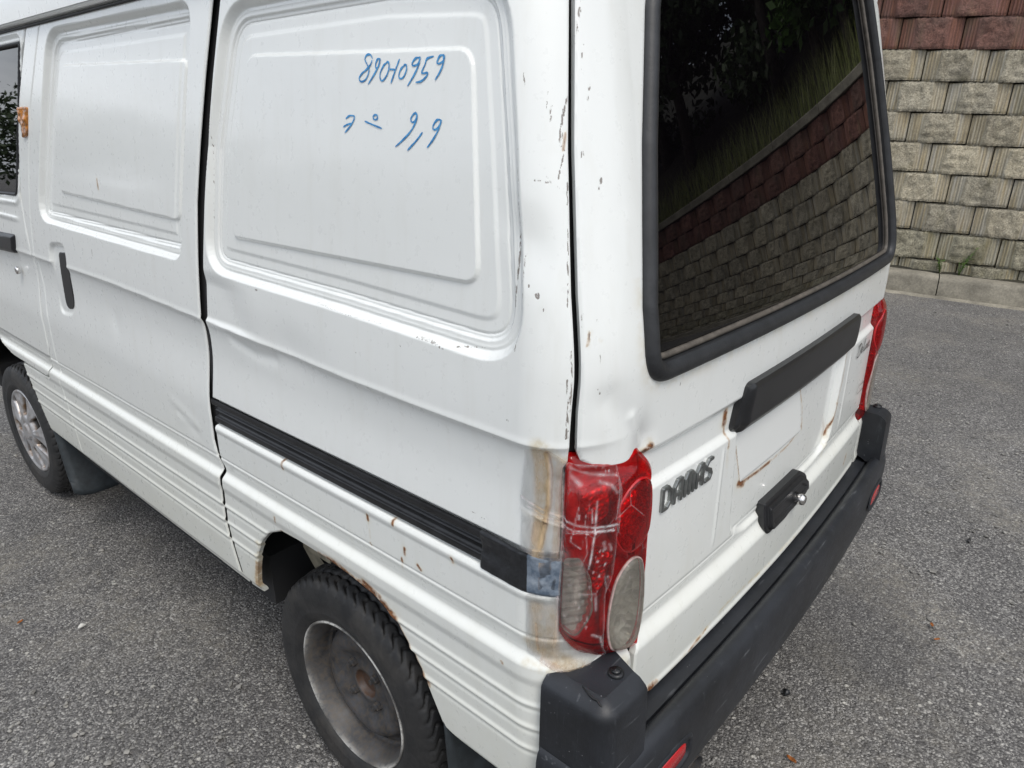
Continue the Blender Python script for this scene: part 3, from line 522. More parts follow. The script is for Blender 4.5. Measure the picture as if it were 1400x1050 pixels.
def d_quarter(u, z):
    d = relief(u, z) + masked(u, z, Q_OUT, winlip) + masked(u, z, Q_IN, lambda S: .0045 * sst(0, .006, -S))
    d = d - .013 * sst(.793, .797, z) * sst(.857, .853, z) * sst(.920, .916, u) * sst(.026, .032, u)   # channel for the sliding track
    d = d + .0022 * sst(.793, .788, z) * sst(.775, .786, z) * sst(.03, .06, u)
    # dents of this van
    d = d - .006 * gauss(np.hypot((u - .075) / 1., (z - 1.245) / 1.1), .035) + .002 * gauss(np.hypot(u - .105, z - 1.24), .03)
    w = (u - .86) + (1.108 - z) * 1.15
    d = d - .006 * sst(-.16, .0, w) * sst(1.01, 1.03, z) * sst(1.125, 1.09, z) * sst(.62, .8, u)
    d = d - .004 * gauss(np.hypot((u - .60) / 2.2, z - 1.02), .04)
    d = d - .0022 * gauss(line_dist(u, z, [(.80, 1.0), (.72, .985), (.66, .99)]), .012)
    return d
def d_door(u, z):
    d = relief(u, z) + masked(u, z, D_OUT, winlip) + masked(u, z, D_IN, lambda S: .0045 * sst(0, .006, -S))
    k = masked(u, z, HANDLE, lambda S: sst(-.004, .010, -S), .05); d = d * (1 - k) - .009 * k
    d = d + .0009 * gauss(line_dist(u, z, [(1.10, .80), (1.0, .77), (1.08, .765)]), .014) - .0009 * gauss(line_dist(u, z, [(1.08, .775), (1.0, .75)]), .012)
    d = d - .0015 * gauss(np.hypot(u - 1.36, z - .93), .03)
    return d

van = empty('van', (0, 0, 0))
tag(van, 'dented white panel van with rust spots, a taped tail lamp and a black rear bumper', 'van')
V_ = van
# panel outlines ---------------------------------------------------------------
SEAM = [(-.012, 1.60), (-.003, 1.50), (.012, 1.35), (.023, 1.19), (.027, 1.05), (.028, .985)]
RARCH = [(.156, .405), (.215, .418), (.263, .432), (.287, .485), (.307, .530), (.335, .568), (.364, .600), (.415, .622), (.479, .631), (.554, .636), (.636, .635), (.698, .631), (.749, .606), (.785, .572), (.812, .53), (.832, .48), (.845, .44), (.852, .40)]
GAP = [(.908, .395), (.932, .552), (.926, .62), (.915, .688), (.920, .72), (.924, .753), (.918, .853), (.906, .94), (.897, 1.016), (.880, 1.14), (.858, 1.24), (.833, 1.337), (.800, 1.453), (.752, 1.60)]
def shift(P, d): return [(a + d, b) for a, b in P]
qpoly = [(a + .0035, b) for a, b in SEAM] + [(.038, .975), (.040, .80), (.038, .735), (.014, .700), (-.028, .677), (-.062, .664), (-.086, .655), (-.092, .60), (-.092, .47), (.0, .43)] + RARCH + shift(GAP, -.0060)[:5] + shift(GAP, -.0085)[5:9] + shift(GAP, -.012)[9:]
doorfront = [(1.595, 1.60), (1.706, 1.42), (1.769, 1.285), (1.815, 1.15), (1.845, 1.02), (1.853, .85), (1.868, .70), (1.862, .64), (1.852, .567), (1.845, .40)]
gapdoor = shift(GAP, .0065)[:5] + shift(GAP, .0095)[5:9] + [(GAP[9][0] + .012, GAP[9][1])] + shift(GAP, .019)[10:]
dpoly = gapdoor + doorfront
cand = dpoly
FD = [(1.69, 1.60), (1.813, 1.402), (1.860, 1.24), (1.874, 1.195), (1.871, 1.12), (1.866, 1.046), (1.903, .883), (1.912, .753), (1.94, .69), (1.958, .655), (1.972, .645)]
ppoly = shift(doorfront, .0025)[::-1] + FD + [(2.222, .639), (2.205, .60), (2.186, .565), (2.155, .49), (2.121, .404)]
fpoly = [(a + .006, b + .004) for a, b in FD[:-1]] + [(1.985, .650), (2.30, .648), (2.55, .70), (2.80, .70), (2.88, .70), (2.88, 1.60)]
WIN_F = rounded([(1.748, 1.562), (1.80, 1.407), (1.884, 1.224), (1.905, 1.190), (2.80, 1.165), (2.80, 1.562)], [.01, 0, .02, .02, .03, .03])
tl = [(-.0155, 1.585), (-.0075, 1.50), (.0075, 1.35), (.018, 1.19), (.022, 1.05), (.021, 1.0), (.015, .986), (.0, .976), (-.03, .968), (-.06, .965), (-.100, .964), (-.108, .957), (-.111, .94), (-.114, .80), (-.110, .69), (-.107, .655), (-.098, .638), (-.097, .60), (-.112, .555), (-.145, .538)]
top = [(-.06, 1.62), (-.16, 1.668), (-.30, 1.70)]
tpoly = tl + mirror_pts(tl[::-1]) + mirror_pts(top) + top[::-1]
WIN = rounded([(-.195, 1.655), (-.146, 1.50), (-.118, 1.35), (-.093, 1.165), (-.093, 1.078), (MIR + .093, 1.078), (MIR + .093, 1.165), (MIR + .118, 1.35), (MIR + .146, 1.50), (MIR + .195, 1.655)], [.05, 0, 0, 0, .06, .06, 0, 0, 0, .05], 9)
def sd(P): P = np.asarray(P); return lambda u, z: poly_sdf(u, z, P)
def bb(P, p=.01): P = np.asarray(P); return (P[:, 0].min() - p, P[:, 0].max() + p, P[:, 1].min() - p, P[:, 1].max() + p)

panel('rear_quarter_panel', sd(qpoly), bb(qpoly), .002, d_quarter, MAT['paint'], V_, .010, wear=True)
sdo, sha = sd(dpoly), sd(HANDLE)
SLOT = rounded([(1.672, 1.064), (1.602, 1.070), (1.626, .915), (1.702, .903)], [.014, .02, .034, .034])
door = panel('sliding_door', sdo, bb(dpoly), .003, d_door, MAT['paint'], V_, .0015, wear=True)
panel('door_handle', sd(SLOT), bb(SLOT), .003, lambda u, z: -.0075 + 0 * u, MAT['black'], door, .004, rw=.006, roll=.003)
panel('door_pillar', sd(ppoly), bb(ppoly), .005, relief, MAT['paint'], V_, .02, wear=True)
sf_, swf = sd(fpoly), sd(WIN_F)
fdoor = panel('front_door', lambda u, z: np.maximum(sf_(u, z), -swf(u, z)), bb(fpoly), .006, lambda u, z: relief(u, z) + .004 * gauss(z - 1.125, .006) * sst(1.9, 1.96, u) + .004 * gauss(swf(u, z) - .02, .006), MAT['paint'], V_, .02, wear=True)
panel('side_window', swf, bb(WIN_F), .02, -.008, MAT['glass'], fdoor, roll=0, skirt=False)
def frame_strip(name, poly, o0, o1, lo, hi, mat_, parent, h=.003, parts=None):
    S0 = sd(poly); S = lambda u, z: np.maximum(S0(u, z) - o1, -(S0(u, z) + o0)); w = o0 + o1
    return panel(name, S, bb(poly, o1 + .01), h, lambda u, z: lo + (hi - lo) * np.sqrt(np.clip(1 - ((S0(u, z) - (o1 - o0) / 2) / (w * .55)) ** 2, 0, 1)), mat_, parent, .012, roll=0)
frame_strip('window_seal', WIN_F, .006, .003, -.006, .003, MAT['rubber'], fdoor, .004)
HF = rounded([(2.30, 1.066), (1.978, 1.078), (2.000, 1.022), (2.30, 1.01)], .012)
panel('door_handle', sd(HF), bb(HF), .004, lambda u, z: .004 + .006 * sst(0, .012, -sd(HF)(u, z)), MAT['black'], fdoor, .01, rw=.006)
c = MB(); p0, p1 = surf(np.array([2.024]), np.array([.970]), [-.002])[0], surf(np.array([2.024]), np.array([.970]), [.006])[0]
c.tube([p0, p1, p1 + (p1 - p0) * .2], [.011, .011, .006], 14); c.build('door_lock', MAT['steel'], fdoor)
AMB = rounded([(1.802, 1.412), (1.728, 1.413), (1.748, 1.345), (1.778, 1.338), (1.792, 1.37)], .008)
panel('side_marker', sd(AMB), bb(AMB), .003, lambda u, z: .006 + .006 * fbm(u * 60, z * 60, 0., 2), MAT['amber'], V_, .01)

# tailgate ---------------------------------------------------------------------
def d_gate(u, z):
    d = relief(u, z)
    d = d - .007 * gauss(np.hypot((u + .088) / 1.0, (z - .978) / 1.4), .022) + .003 * gauss(line_dist(u, z, [(-.06, 1.03), (-.085, .985)]), .008)
    d = d - .0035 * gauss(line_dist(u, z, [(-.02, 1.06), (-.09, .99)]), .02)
    d = d + masked(u, z, WIN, lambda S: -.004 * sst(.022, .002, S), .05)
    d = d + .0016 * gauss(np.abs(u - UC) - .325, .004) * sst(.90, .88, z) * sst(.70, .74, z)
    return d
st_, swr = sd(tpoly), sd(WIN)
def gate_extra(u, z, W):
    s = masked(u, z, WIN, lambda S: gauss(S - .020, .012) * .35 + 1e-6, .06); W[..., 1] = np.maximum(W[..., 1], s * (z < 1.2))
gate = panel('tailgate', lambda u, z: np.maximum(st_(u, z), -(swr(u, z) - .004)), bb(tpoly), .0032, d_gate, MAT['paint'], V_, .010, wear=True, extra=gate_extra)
panel('rear_window', lambda u, z: swr(u, z) - .002, bb(WIN), .012, -.009, MAT['glass'], gate, roll=0, skirt=False)
frame_strip('window_seal', WIN, .010, .016, -.006, .011, MAT['rubber'], gate, .003)
frame_strip('window_trim', WIN, .020, -.0105, -.009, -.0035, MAT['strip'], gate, .003)
PL = rounded([(-.405, .895), (-.448, .787), (-.76, .787), (-.715, .898)], .004)
# garnish bar over the number plate space
GAR = rounded([(-.372, .992), (-.352, .918), (-.362, .905), (-.930, .905), (-.962, .935), (-.935, .996)], [.012, .01, .01, .02, .03, .012])
sg = sd(GAR)
panel('licence_garnish', sg, bb(GAR), .004, lambda u, z: .011 + .004 * sst(.93, .985, z) - .008 * sst(.925, .908, z) - .008 * sst(-.385, -.362, u), MAT['black'], gate, .02, roll=.004, rw=.008)
STK = rounded([(-.383, .905), (-.433, .787), (-.722, .787), (-.665, .905)], .003)
g = G('plate sticker'); g.p(Base_Color=(.765, .775, .75), Roughness=.35); MAT['sticker'] = g.m
panel('plate_patch', sd(STK), bb(STK), .006, lambda u, z: d_gate(u, z) + .0014, MAT['sticker'], gate, .002, roll=.0015, rw=.003, label='smooth white patch with rusty edges under the black bar')
LK = rounded([(-.528, .708), (-.708, .708), (-.750, .684), (-.752, .648), (-.700, .640), (-.545, .636), (-.528, .655)], [.006, .008, .008, .008, .01, .012, .008])
slk = sd(LK)
lk = panel('gate_latch', slk, bb(LK), .003, lambda u, z: .003 + .007 * sst(.706, .64, z) + .008 * sst(.010, .013, -slk(u, z)) - .003 * sst(.022, .026, -slk(u, z)), MAT['black'], gate, .02, roll=.003)
c = MB(); q = surf(np.full(4, -.665), np.array([.668] * 4), np.array([.008, .026, .031, .033])); c.tube([tuple(a) for a in q], [.012, .0115, .010, .007], 20); c.build('latch_button', MAT['steel'], gate)

# lettering: emblem letters as raised metal ---------------------------------
def letter_panels(strokes, u0, z0, su, sz, w, h, d, material, parent, name, slant=0., dz=0., thick=.006, **k):
    for L in strokes:
        polys = [np.array([(u0 - x * su - y * slant * su, z0 + y * sz - x * dz) for x, y in s]) for s in L]
        allp = np.concatenate(polys)
        f = lambda u, z, polys=polys: np.minimum.reduce([line_dist(u, z, p) for p in polys]) - w
        panel(name, f, bb(allp, w + .004), h, d, material, parent, thick, **k)
LET = [[[(0, 0), (0, 1), (.45, 1), (.75, .75), (.75, .25), (.45, 0), (0, 0)]],
       [[(1.15, 0), (1.15, .72), (1.4, 1), (1.8, 1), (1.8, 0)], [(1.15, .35), (1.8, .35)]],
       [[(2.2, 0), (2.2, .78), (2.42, 1), (2.62, 1), (2.62, 0)], [(2.62, 1), (2.86, 1), (3.04, .85), (3.04, 0)]],
       [[(3.45, 0), (3.45, .72), (3.7, 1), (4.08, 1), (4.08, 0)], [(3.45, .35), (4.08, .35)]],
       [[(5.1, 1), (4.68, 1), (4.45, .8), (4.5, .6), (4.95, .45), (5.08, .25), (4.9, 0), (4.4, 0)]]]
letter_panels(LET, -.1450, .8615, .0272, .0335, .0031, .0011, lambda u, z: relief(u, z) + .005, MAT['chrome'], gate, 'badge_letter', thick=.005, roll=.0012, rw=.0018)
def ribbon_strokes(name, strokes, w, d0, material, parent, taper=True, n=6, df=None):
    V, F, k = [], [], 0
    for si, L in enumerate(strokes):
        P = catmull(L, n); t = np.gradient(P, axis=0); t /= np.maximum(np.linalg.norm(t, axis=1, keepdims=True), 1e-9); nn = np.stack([-t[:, 1], t[:, 0]], -1)
        L_ = np.linspace(0, 1, len(P)); ww = w * (.75 + .35 * np.abs(fbm(L_ * 7 + si * 3, L_ * 0, 0., 2)) * 2) * (np.clip(np.minimum(L_, 1 - L_) * 14 + .45, 0, 1) if taper else 1)
        dd = d0 + .0004 * L_
        A = P + nn * ww[:, None] / 2; B = P - nn * ww[:, None] / 2
        for q in (A, B): V.append(surf(q[:, 0], q[:, 1], (df(q[:, 0], q[:, 1]) if df else 0) + dd))
        m = len(P); F.append(np.stack([k + np.arange(m - 1), k + np.arange(1, m), k + m + np.arange(1, m), k + m + np.arange(m - 1)], -1)); k += 2 * m
    V = np.concatenate(V); F = np.concatenate(F); c0 = baseN(np.array([.3]), np.array([1.4]))[0]
    o = link(name, mesh(name, V, F), material, parent); return o
for L in INK: ribbon_strokes('handwritten_stroke', [L], .0025, .0006, MAT['ink'], V_, df=d_quarter)['label'] = 'blue marker stroke of the numbers written on the side panel'
DELX = [[(0, .1), (.25, .9), (.1, .95), (.0, .7)], [(.1, .85), (.5, 1.0), (.75, .6), (.5, .1), (.1, .0), (-.1, .15)], [(.75, .25), (1.0, .45), (.9, .6), (.78, .35), (.95, .08), (1.15, .25)],
        [(1.15, .25), (1.5, .95), (1.38, 1.0), (1.3, .3), (1.5, .08), (1.62, .3)], [(1.62, .5), (1.6, .12), (1.8, .15), (1.9, .5), (1.9, .1), (2.05, .2)], [(2.05, .5), (2.2, .3), (2.35, .05), (2.5, .15)], [(2.45, .5), (2.1, .05)], [(2.5, .25), (2.72, .42), (2.62, .58), (2.52, .3), (2.68, .06), (2.9, .2)]]
ribbon_strokes('script_badge', [[(-1.036 - x * .042, .866 + y * .030) for x, y in L] for L in DELX], .0034, .002, MAT['black'], gate, df=relief)
EMB = [[(0, 0), (1, 0), (1.15, .5), (1, 1), (0, 1), (-.15, .5), (0, 0)]]
ribbon_strokes('small_emblem', [[(-1.115 - x * .055, .752 + y * .018) for x, y in L] for L in EMB], .0018, .002, MAT['black'], gate, df=relief)

# lamps -------------------------------------------------------------------------
LAMP = rounded([(.030, .990), (.034, .875), (.037, .80), (.038, .735), (.018, .704), (-.028, .680), (-.062, .668), (-.104, .652), (-.108, .691), (-.112, .802), (-.109, .950), (-.085, .985)], [.004, 0, 0, .01, .02, 0, 0, .008, 0, 0, .01, .01])
OVAL = catmull([(-.064, .826), (-.038, .802), (-.028, .742), (-.036, .692), (-.062, .673), (-.092, .686), (-.101, .745), (-.091, .808)], 6, True)
ROUND_C, ROUND_R = (-.071, .890), (.039, .054)
SIDEC = rounded([(.034, .852), (.016, .856), (-.001, .82), (-.006, .765), (.004, .745), (.016, .728), (.036, .742)], .012)
def lens_d(u, z):
    s = poly_sdf(u, z, LAMP); so = poly_sdf(u, z, OVAL); rr_ = np.hypot((u - ROUND_C[0]) / ROUND_R[0], (z - ROUND_C[1]) / ROUND_R[1])
    return .003 - .012 * sst(.94, .975, z) + .007 * sst(0, .014, -s) + .0045 * sst(0, .006, -so) + .006 * np.sqrt(np.clip(1 - rr_ ** 2, 0, 1)) - .0012 * gauss(rr_ - 1.02, .05)
def build_lamp(mir, label):
    mm = (lambda P: mirror_pts(P)) if mir else (lambda P: P); ff = (lambda f: (lambda u, z: f(MIR - u, z))) if mir else (lambda f: f)
    lp = panel('tail_lamp', sd(mm(LAMP)), bb(mm(LAMP)), .003, ff(lambda u, z: np.full(u.shape, -.022)), MAT['housing'], V_, .01, roll=0, skirt=False); lp['label'] = label
    sl, so, sc_ = sd(LAMP), sd(OVAL), sd(SIDEC)
    red = ff(lambda u, z: np.maximum(np.maximum(sl(u, z), -so(u, z)), -sc_(u, z)))
    panel('red_lens', red, bb(mm(LAMP)), .0016, ff(lens_d), MAT['red_lens'], lp, .018, roll=.002)
    panel('clear_lens', ff(lambda u, z: so(u, z) + .001), bb(mm(OVAL)), .002, ff(lens_d), MAT['clear_lens'], lp, .004, roll=.001)
    panel('side_lens', ff(lambda u, z: sc_(u, z) + .0005), bb(mm([tuple(p) for p in SIDEC])), .002, ff(lens_d), MAT['clear_lens'], lp, .004, roll=.001)
    panel('lens_rim', ff(lambda u, z: np.abs(so(u, z) + .0005) - .0011), bb(mm([tuple(p) for p in OVAL])), .001, ff(lambda u, z: lens_d(u, z) + .0015), MAT['edge_ring'], lp, .004, roll=.001, rw=.001)
    panel('lens_rim', ff(lambda u, z: np.abs((np.hypot((u - ROUND_C[0]) / ROUND_R[0], (z - ROUND_C[1]) / ROUND_R[1]) - 1) * .045) - .0008), bb(mm([(-.116, .83), (-.026, .95)])), .001, ff(lambda u, z: lens_d(u, z) + .0012), MAT['red_plate'], lp, .003, roll=.0008, rw=.001)
    # inner bowls
    R1 = lambda u, z: (np.hypot((u - ROUND_C[0]) / ROUND_R[0], (z - ROUND_C[1]) / ROUND_R[1]) - 1) * .045
    bulb = lambda u, z: .55
    panel('round_reflector', ff(R1), bb(mm([(-.13, .83), (-.02, .95)])), .002, ff(lambda u, z: -.020 + .020 * np.clip(np.hypot((u - ROUND_C[0]) / ROUND_R[0], (z - ROUND_C[1]) / ROUND_R[1]), 0, 1) ** 2 + .002 * np.sin(u * 900) * np.sin(z * 900)), MAT['dull_red'], lp, .012, roll=0)
    panel('oval_reflector', ff(lambda u, z: so(u, z) + .001), bb(mm([tuple(p) for p in OVAL])), .002, ff(lambda u, z: -.016 + .02 * np.clip(1 + so(u, z) / .03, 0, 1) ** 2), MAT['dull_reflector'], lp, .012, roll=0)
    panel('side_reflector', ff(lambda u, z: sc_(u, z) + .001), bb(mm([tuple(p) for p in SIDEC])), .002, ff(lambda u, z: -.004 + .002 * np.sin(z * 500)), MAT['dull_reflector'], lp, .012, roll=0)
    SH = rounded([(-.015, .848), (-.040, .838), (-.050, .825), (-.036, .815), (-.030, .79), (-.016, .775), (-.010, .80)], .006)
    SH2 = rounded([(.012, .935), (-.028, .945), (-.034, .900), (-.010, .885), (.006, .905)], .008)
    SH3 = rounded([(-.050, .878), (-.060, .862), (-.078, .868), (-.088, .892), (-.092, .915), (-.080, .918), (-.066, .908), (-.055, .900)], .006)
    for k_, s_ in (('inner_reflector', SH), ('inner_reflector', SH2), ('inner_reflector', SH3)):
        panel(k_, ff(lambda u, z, s_=s_: poly_sdf(u, z, s_)), bb(mm([tuple(p) for p in s_])), .002, ff(lambda u, z: -.004 + .004 * fbm(u * 40, z * 40, 0., 2, 5)), MAT['reflector'], lp, .015, roll=.003)
    return lp
build_lamp(False, 'cracked red and clear tail lamp patched with clear tape')
build_lamp(True, 'red tail lamp on the far corner')
# clear tape over the lamp and the panel beside it
TAPE = rounded([(.088, 1.000), (.06, 1.006), (.030, .984), (-.008, .978), (-.036, .974), (-.037, .93), (-.030, .82), (-.020, .79), (-.022, .70), (-.032, .682), (.0, .668), (.040, .672), (.082, .690), (.082, .79), (.066, .80), (.066, .846), (.092, .86), (.098, .93)], .003)
def d_tape(u, z):
    base = np.where(poly_sdf(u, z, LAMP) < 0, lens_d(u, z), d_quarter(u, z))
    base = base * 1.; fill = np.where(z < .86, np.where(z > .785, np.maximum(base, .0), base), base)
    w = .0016 + .0016 * np.abs(fbm(u * 38, z * 20, 0., 3, 9)) + .0022 * np.abs(fbm(u * 90, z * 14, 0., 2, 21)) ** 1.
    w = w + .003 * gauss(line_dist(u, z, [(.10, .915), (.03, .893), (-.03, .886)]), .003)
    return fill + w
def tape_extra(u, z, W):
    lines = [([(.100, .930), (.05, .912), (.0, .898), (-.032, .893)], .0015, 1.1), ([(.085, .918), (.03, .898), (-.026, .888)], .0011, 1.), ([(-.002, .935), (-.001, .90), (.002, .86), (.005, .838)], .0013, 1.), ([(.004, .925), (.003, .905)], .0010, .8), ([(-.014, .872), (-.016, .862)], .0024, .8), ([(-.022, .868), (-.025, .858)], .0018, .7), ([(.026, .966), (.018, .958)], .003, .5), ([(-.008, .958), (-.022, .952), (-.03, .94)], .002, .5),
             ([(.03, .978), (.0, .968), (-.03, .962)], .0016, .7), ([(-.034, .955), (-.031, .90)], .0008, .8), ([(.037, .97), (.036, .88), (.041, .79)], .0016, .8), ([(.040, .79), (.041, .72)], .0018, .7), ([(-.004, .73), (-.016, .722), (-.020, .706)], .0018, .9), ([(-.006, .79), (-.007, .77)], .002, .8), ([(.03, .70), (-.005, .685)], .0015, .4), ([(.02, .93), (.028, .88), (.016, .87)], .0007, .8), ([(.018, .80), (-.006, .797)], .0008, .7), ([(.012, .91), (.008, .862), (.016, .84)], .0007, .6), ([(-.018, .82), (-.022, .79)], .0007, .6)]
    fl = np.abs(fbm(u * 240, z * 130, 0., 2, 31)); W[..., 0] = np.maximum(W[..., 0], .7 * sst(.36, .50, fl) * sst(.0, .25, fbm(u * 28, z * 20, 0., 2, 8)) * (u < .04))
    for L, w, s in lines: W[..., 0] = np.maximum(W[..., 0], s * np.exp(-(line_dist(u, z, L) / w) ** 2) * (.45 + .9 * np.abs(fbm(u * 60, z * 60, 0., 3, 4)) * 2))
    e = np.abs(poly_sdf(u, z, TAPE)); W[..., 0] = np.maximum(W[..., 0], .3 * np.exp(-(e / .0016) ** 2))
    tan = .5 * np.exp(-(line_dist(u, z, [(.018, .85), (.022, .74)]) / .006) ** 2) + .3 * np.exp(-(line_dist(u, z, [(.034, .86), (.032, .70)]) / .006) ** 2)
    W[..., 1] = np.maximum(W[..., 1], tan * .8)
panel('clear_tape', sd(TAPE), bb(TAPE), .0014, d_tape, MAT['tape'], V_, .0, roll=0, extra=tape_extra, skirt=False, label='wrinkled clear tape stuck over the broken tail lamp')

# sliding door track with its tape ---------------------------------------------
TR = rounded([(.160, .7985), (.160, .8515), (.9155, .8515), (.9150, .7985)], .002)
def d_track(u, z):
    t = (z - .7985) / .053
    return -.012 + .011 * sst(.74, .80, t) + .009 * sst(.30, .24, t) - .004 * sst(.06, .0, t) + .0055 * gauss(t - .52, .05)
trk = panel('door_track', sd(TR), bb(TR), .002, d_track, MAT['track'], V_, .004, roll=.001)
DT = rounded([(.164, .7935), (.163, .8555), (.036, .848), (.038, .786), (.1, .789)], .003)
def duct_extra(u, z, W): W[..., 0] = sst(.084, .078, u)
def d_duct(u, z): return .0025 + .0012 * np.abs(fbm(u * 60, z * 60, 0., 3, 2)) - .004 * gauss(z - .825, .012) * sst(.06, .16, u) + .0015 * gauss(z - .851, .004) - .003 * sst(.795, .788, z)
panel('duct_tape', sd(DT), bb(DT), .002, d_duct, MAT['duct'], V_, .004, roll=.0015, extra=duct_extra, label='black duct tape over the rear end of the door track')
# black strip standing in for rubber and shade inside the wide door gap, and the dark shell behind all panels
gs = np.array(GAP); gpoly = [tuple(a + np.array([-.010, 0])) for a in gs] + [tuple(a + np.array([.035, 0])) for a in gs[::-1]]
panel('gap_strip', sd(gpoly), bb(gpoly), .006, lambda u, z: -.0135 + .005 * gauss(np.interp(z, gs[:, 1], gs[:, 0]) - u - .002, .005), MAT['dark'], V_, roll=0, skirt=False)
FDr = np.array(FD); gp2 = [tuple(a + np.array([-.012, 0])) for a in FDr] + [tuple(a + np.array([.016, 0])) for a in FDr[::-1]]
panel('gap_strip', sd(gp2), bb(gp2), .008, -.015, MAT['rubber'], V_, roll=0, skirt=False)
shell = [(-.64, .56), (-.02, .56), (.12, .46), (.20, .46), (.27, .66), (.80, .66), (.87, .44), (2.10, .43), (2.2, .68), (2.88, .72), (2.88, 1.60), (-.02, 1.60), (-.2, 1.66), (-.64, 1.68)]
shell2 = shell + [(MIR + .64, 1.68), (MIR + .2, 1.66), (MIR + .02, 1.60), (MIR + .02, .56), (-.66, .56)]
panel('inner_frame', sd(shell), bb(shell), .03, -.026, MAT['dark'], V_, roll=0, skirt=False)
sh3 = mirror_pts([(-.64, .56), (-.02, .56), (.05, .60), (.05, 1.60), (-.02, 1.60), (-.2, 1.66), (-.64, 1.68)])
panel('inner_frame', sd(sh3), bb(sh3), .03, -.034, MAT['dark'], V_, roll=0, skirt=False)

# far side of the van (mostly unseen) --------------------------------------------
SR = mirror_pts([(a - .0, b) for a, b in [(.030, .985), (.044, .975), (.042, .73), (-.092, .65), (-.092, .47), (.0, .43)] + RARCH + [(.9, .40), (2.12, .40), (2.19, .565), (2.25, .66), (2.45, .72), (2.75, .72), (2.88, .66), (2.88, 1.60), (-.008, 1.60), (.015, 1.30)]])
panel('right_side_panel', sd(SR), bb(SR), .012, relief, MAT['paint'], V_, .02)

# gutter and roof -----------------------------------------------------------------
def strip(name, us, prof, material, parent):
    """sweeps (offset, z) profile along u"""
    us = np.asarray(us); V = np.concatenate([surf(us, np.full(us.shape, z), np.full(us.shape, o)) for o, z in prof])
    return link(name, mesh(name, V, gridfaces(len(prof), len(us))), material, parent)
ul = np.arange(-.02, 3.0, .02)
strip('rain_gutter', ul, [(-.02, 1.590), (.004, 1.588), (.004, 1.594), (-.006, 1.595), (-.010, 1.601), (-.02, 1.602)], MAT['rubber'], V_)
ys_ = np.r_[.128, .134, .15, .18, .25, np.linspace(.4, 2.7, 24), 2.85, 2.95]; th = np.linspace(0, np.pi, 61)
V = []
for y in ys_:
    f = 1 - .16 * sst(.25, .128, y) * .45 - .1 * sst(2.7, 2.95, y); w = .662 * (1 - .13 * sst(.34, .128, y) ** 1.5); hh = .165 * f
    c_, s_ = np.cos(th), np.sin(th)
    x = -w * np.sign(c_) * np.abs(c_) ** .42; zz = 1.603 + hh * s_ ** .62
    yy = np.full(len(th), y)
    V.append(np.stack([x, yy, zz], -1))
    if y == ys_[0]: V0 = V[0].copy()
low = [a.copy() for a in V]
V = np.concatenate(V); nr = len(ys_); Fq = gridfaces(nr, 61)
rf = link('roof', mesh('roof', V, Fq, W=np.zeros((len(V), 3))), MAT['paint'], V_)
me = bpy.data.meshes.new('roof_rear'); me.from_pydata([(float(a), float(b) - .002, float(c_)) for a, b, c_ in V0], [], [tuple(range(61))]); link('roof_rear', me, MAT['paint'], V_)
e_ = strip('roof_edge', np.arange(.16, 2.96, .02), [(.010, 1.612), (.017, 1.606), (.018, 1.599), (.013, 1.596), (-.01, 1.597)], MAT['paint'], V_)
# nose, floor and windscreen (outside the picture)
c = MB(); zz = [.42, .70, 1.0, 1.15, 1.60, 1.70]; yy = [3.40, 3.42, 3.36, 3.28, 2.92, 2.86]; xx = [.66, .67, .67, .66, .62, .58]
for i in range(3):
    c.add([(-xx[i], yy[i], zz[i]), (xx[i], yy[i], zz[i]), (xx[i + 1], yy[i + 1], zz[i + 1]), (-xx[i + 1], yy[i + 1], zz[i + 1])], [(0, 1, 2, 3)])
for s in (-1, 1):
    for i in range(5):
        a = .688 if i < 4 else .64; c.add([(s * a, 2.87, zz[i]), (s * (a if i < 3 else .66), 2.87, zz[i + 1]), (s * xx[i + 1], yy[i + 1], zz[i + 1]), (s * xx[i], yy[i], zz[i])], [(0, 1, 2, 3)])
c.build('nose_panel', MAT['paint'], V_, smooth=False)
c = MB(); c.add([(-.63, 3.275, 1.16), (.63, 3.275, 1.16), (.60, 2.93, 1.60), (-.60, 2.93, 1.60)], [(0, 1, 2, 3)]); c.build('windscreen', MAT['glass'], V_, smooth=False)
c = MB(); c.box((-.640, .88, .33), (.640, 2.10, .46)); c.box((-.40, .02, .40), (.40, .92, .50)); c.box((-.46, .1, .50), (.46, 2.9, .60)); c.box((-.62, 2.95, .34), (.62, 3.38, .45)); c.box((-.40, 2.05, .36), (.40, 2.95, .5))
c.box((-.62, .02, .50), (.62, .22, .56)); c.build('floor_pan', MAT['dark'], V_, smooth=False)
c = MB(); c.tube([(-.56, RARCH_C, .266), (.56, RARCH_C, .266)], .035); c.tube([(0, RARCH_C, .266), (.02, 1.7, .33)], .03); c.build('rear_axle', MAT['dark'], V_)
c = MB(); c.tube([(-.32, .62, .30), (-.36, .3, .31), (-.385, .02, .315), (-.395, -.055, .315)], .022, 16, cap=False); c.tube([(-.39, -.02, .315), (-.385, .06, .315)], .010, 8); c.build('exhaust_pipe', MAT['rim'], V_)

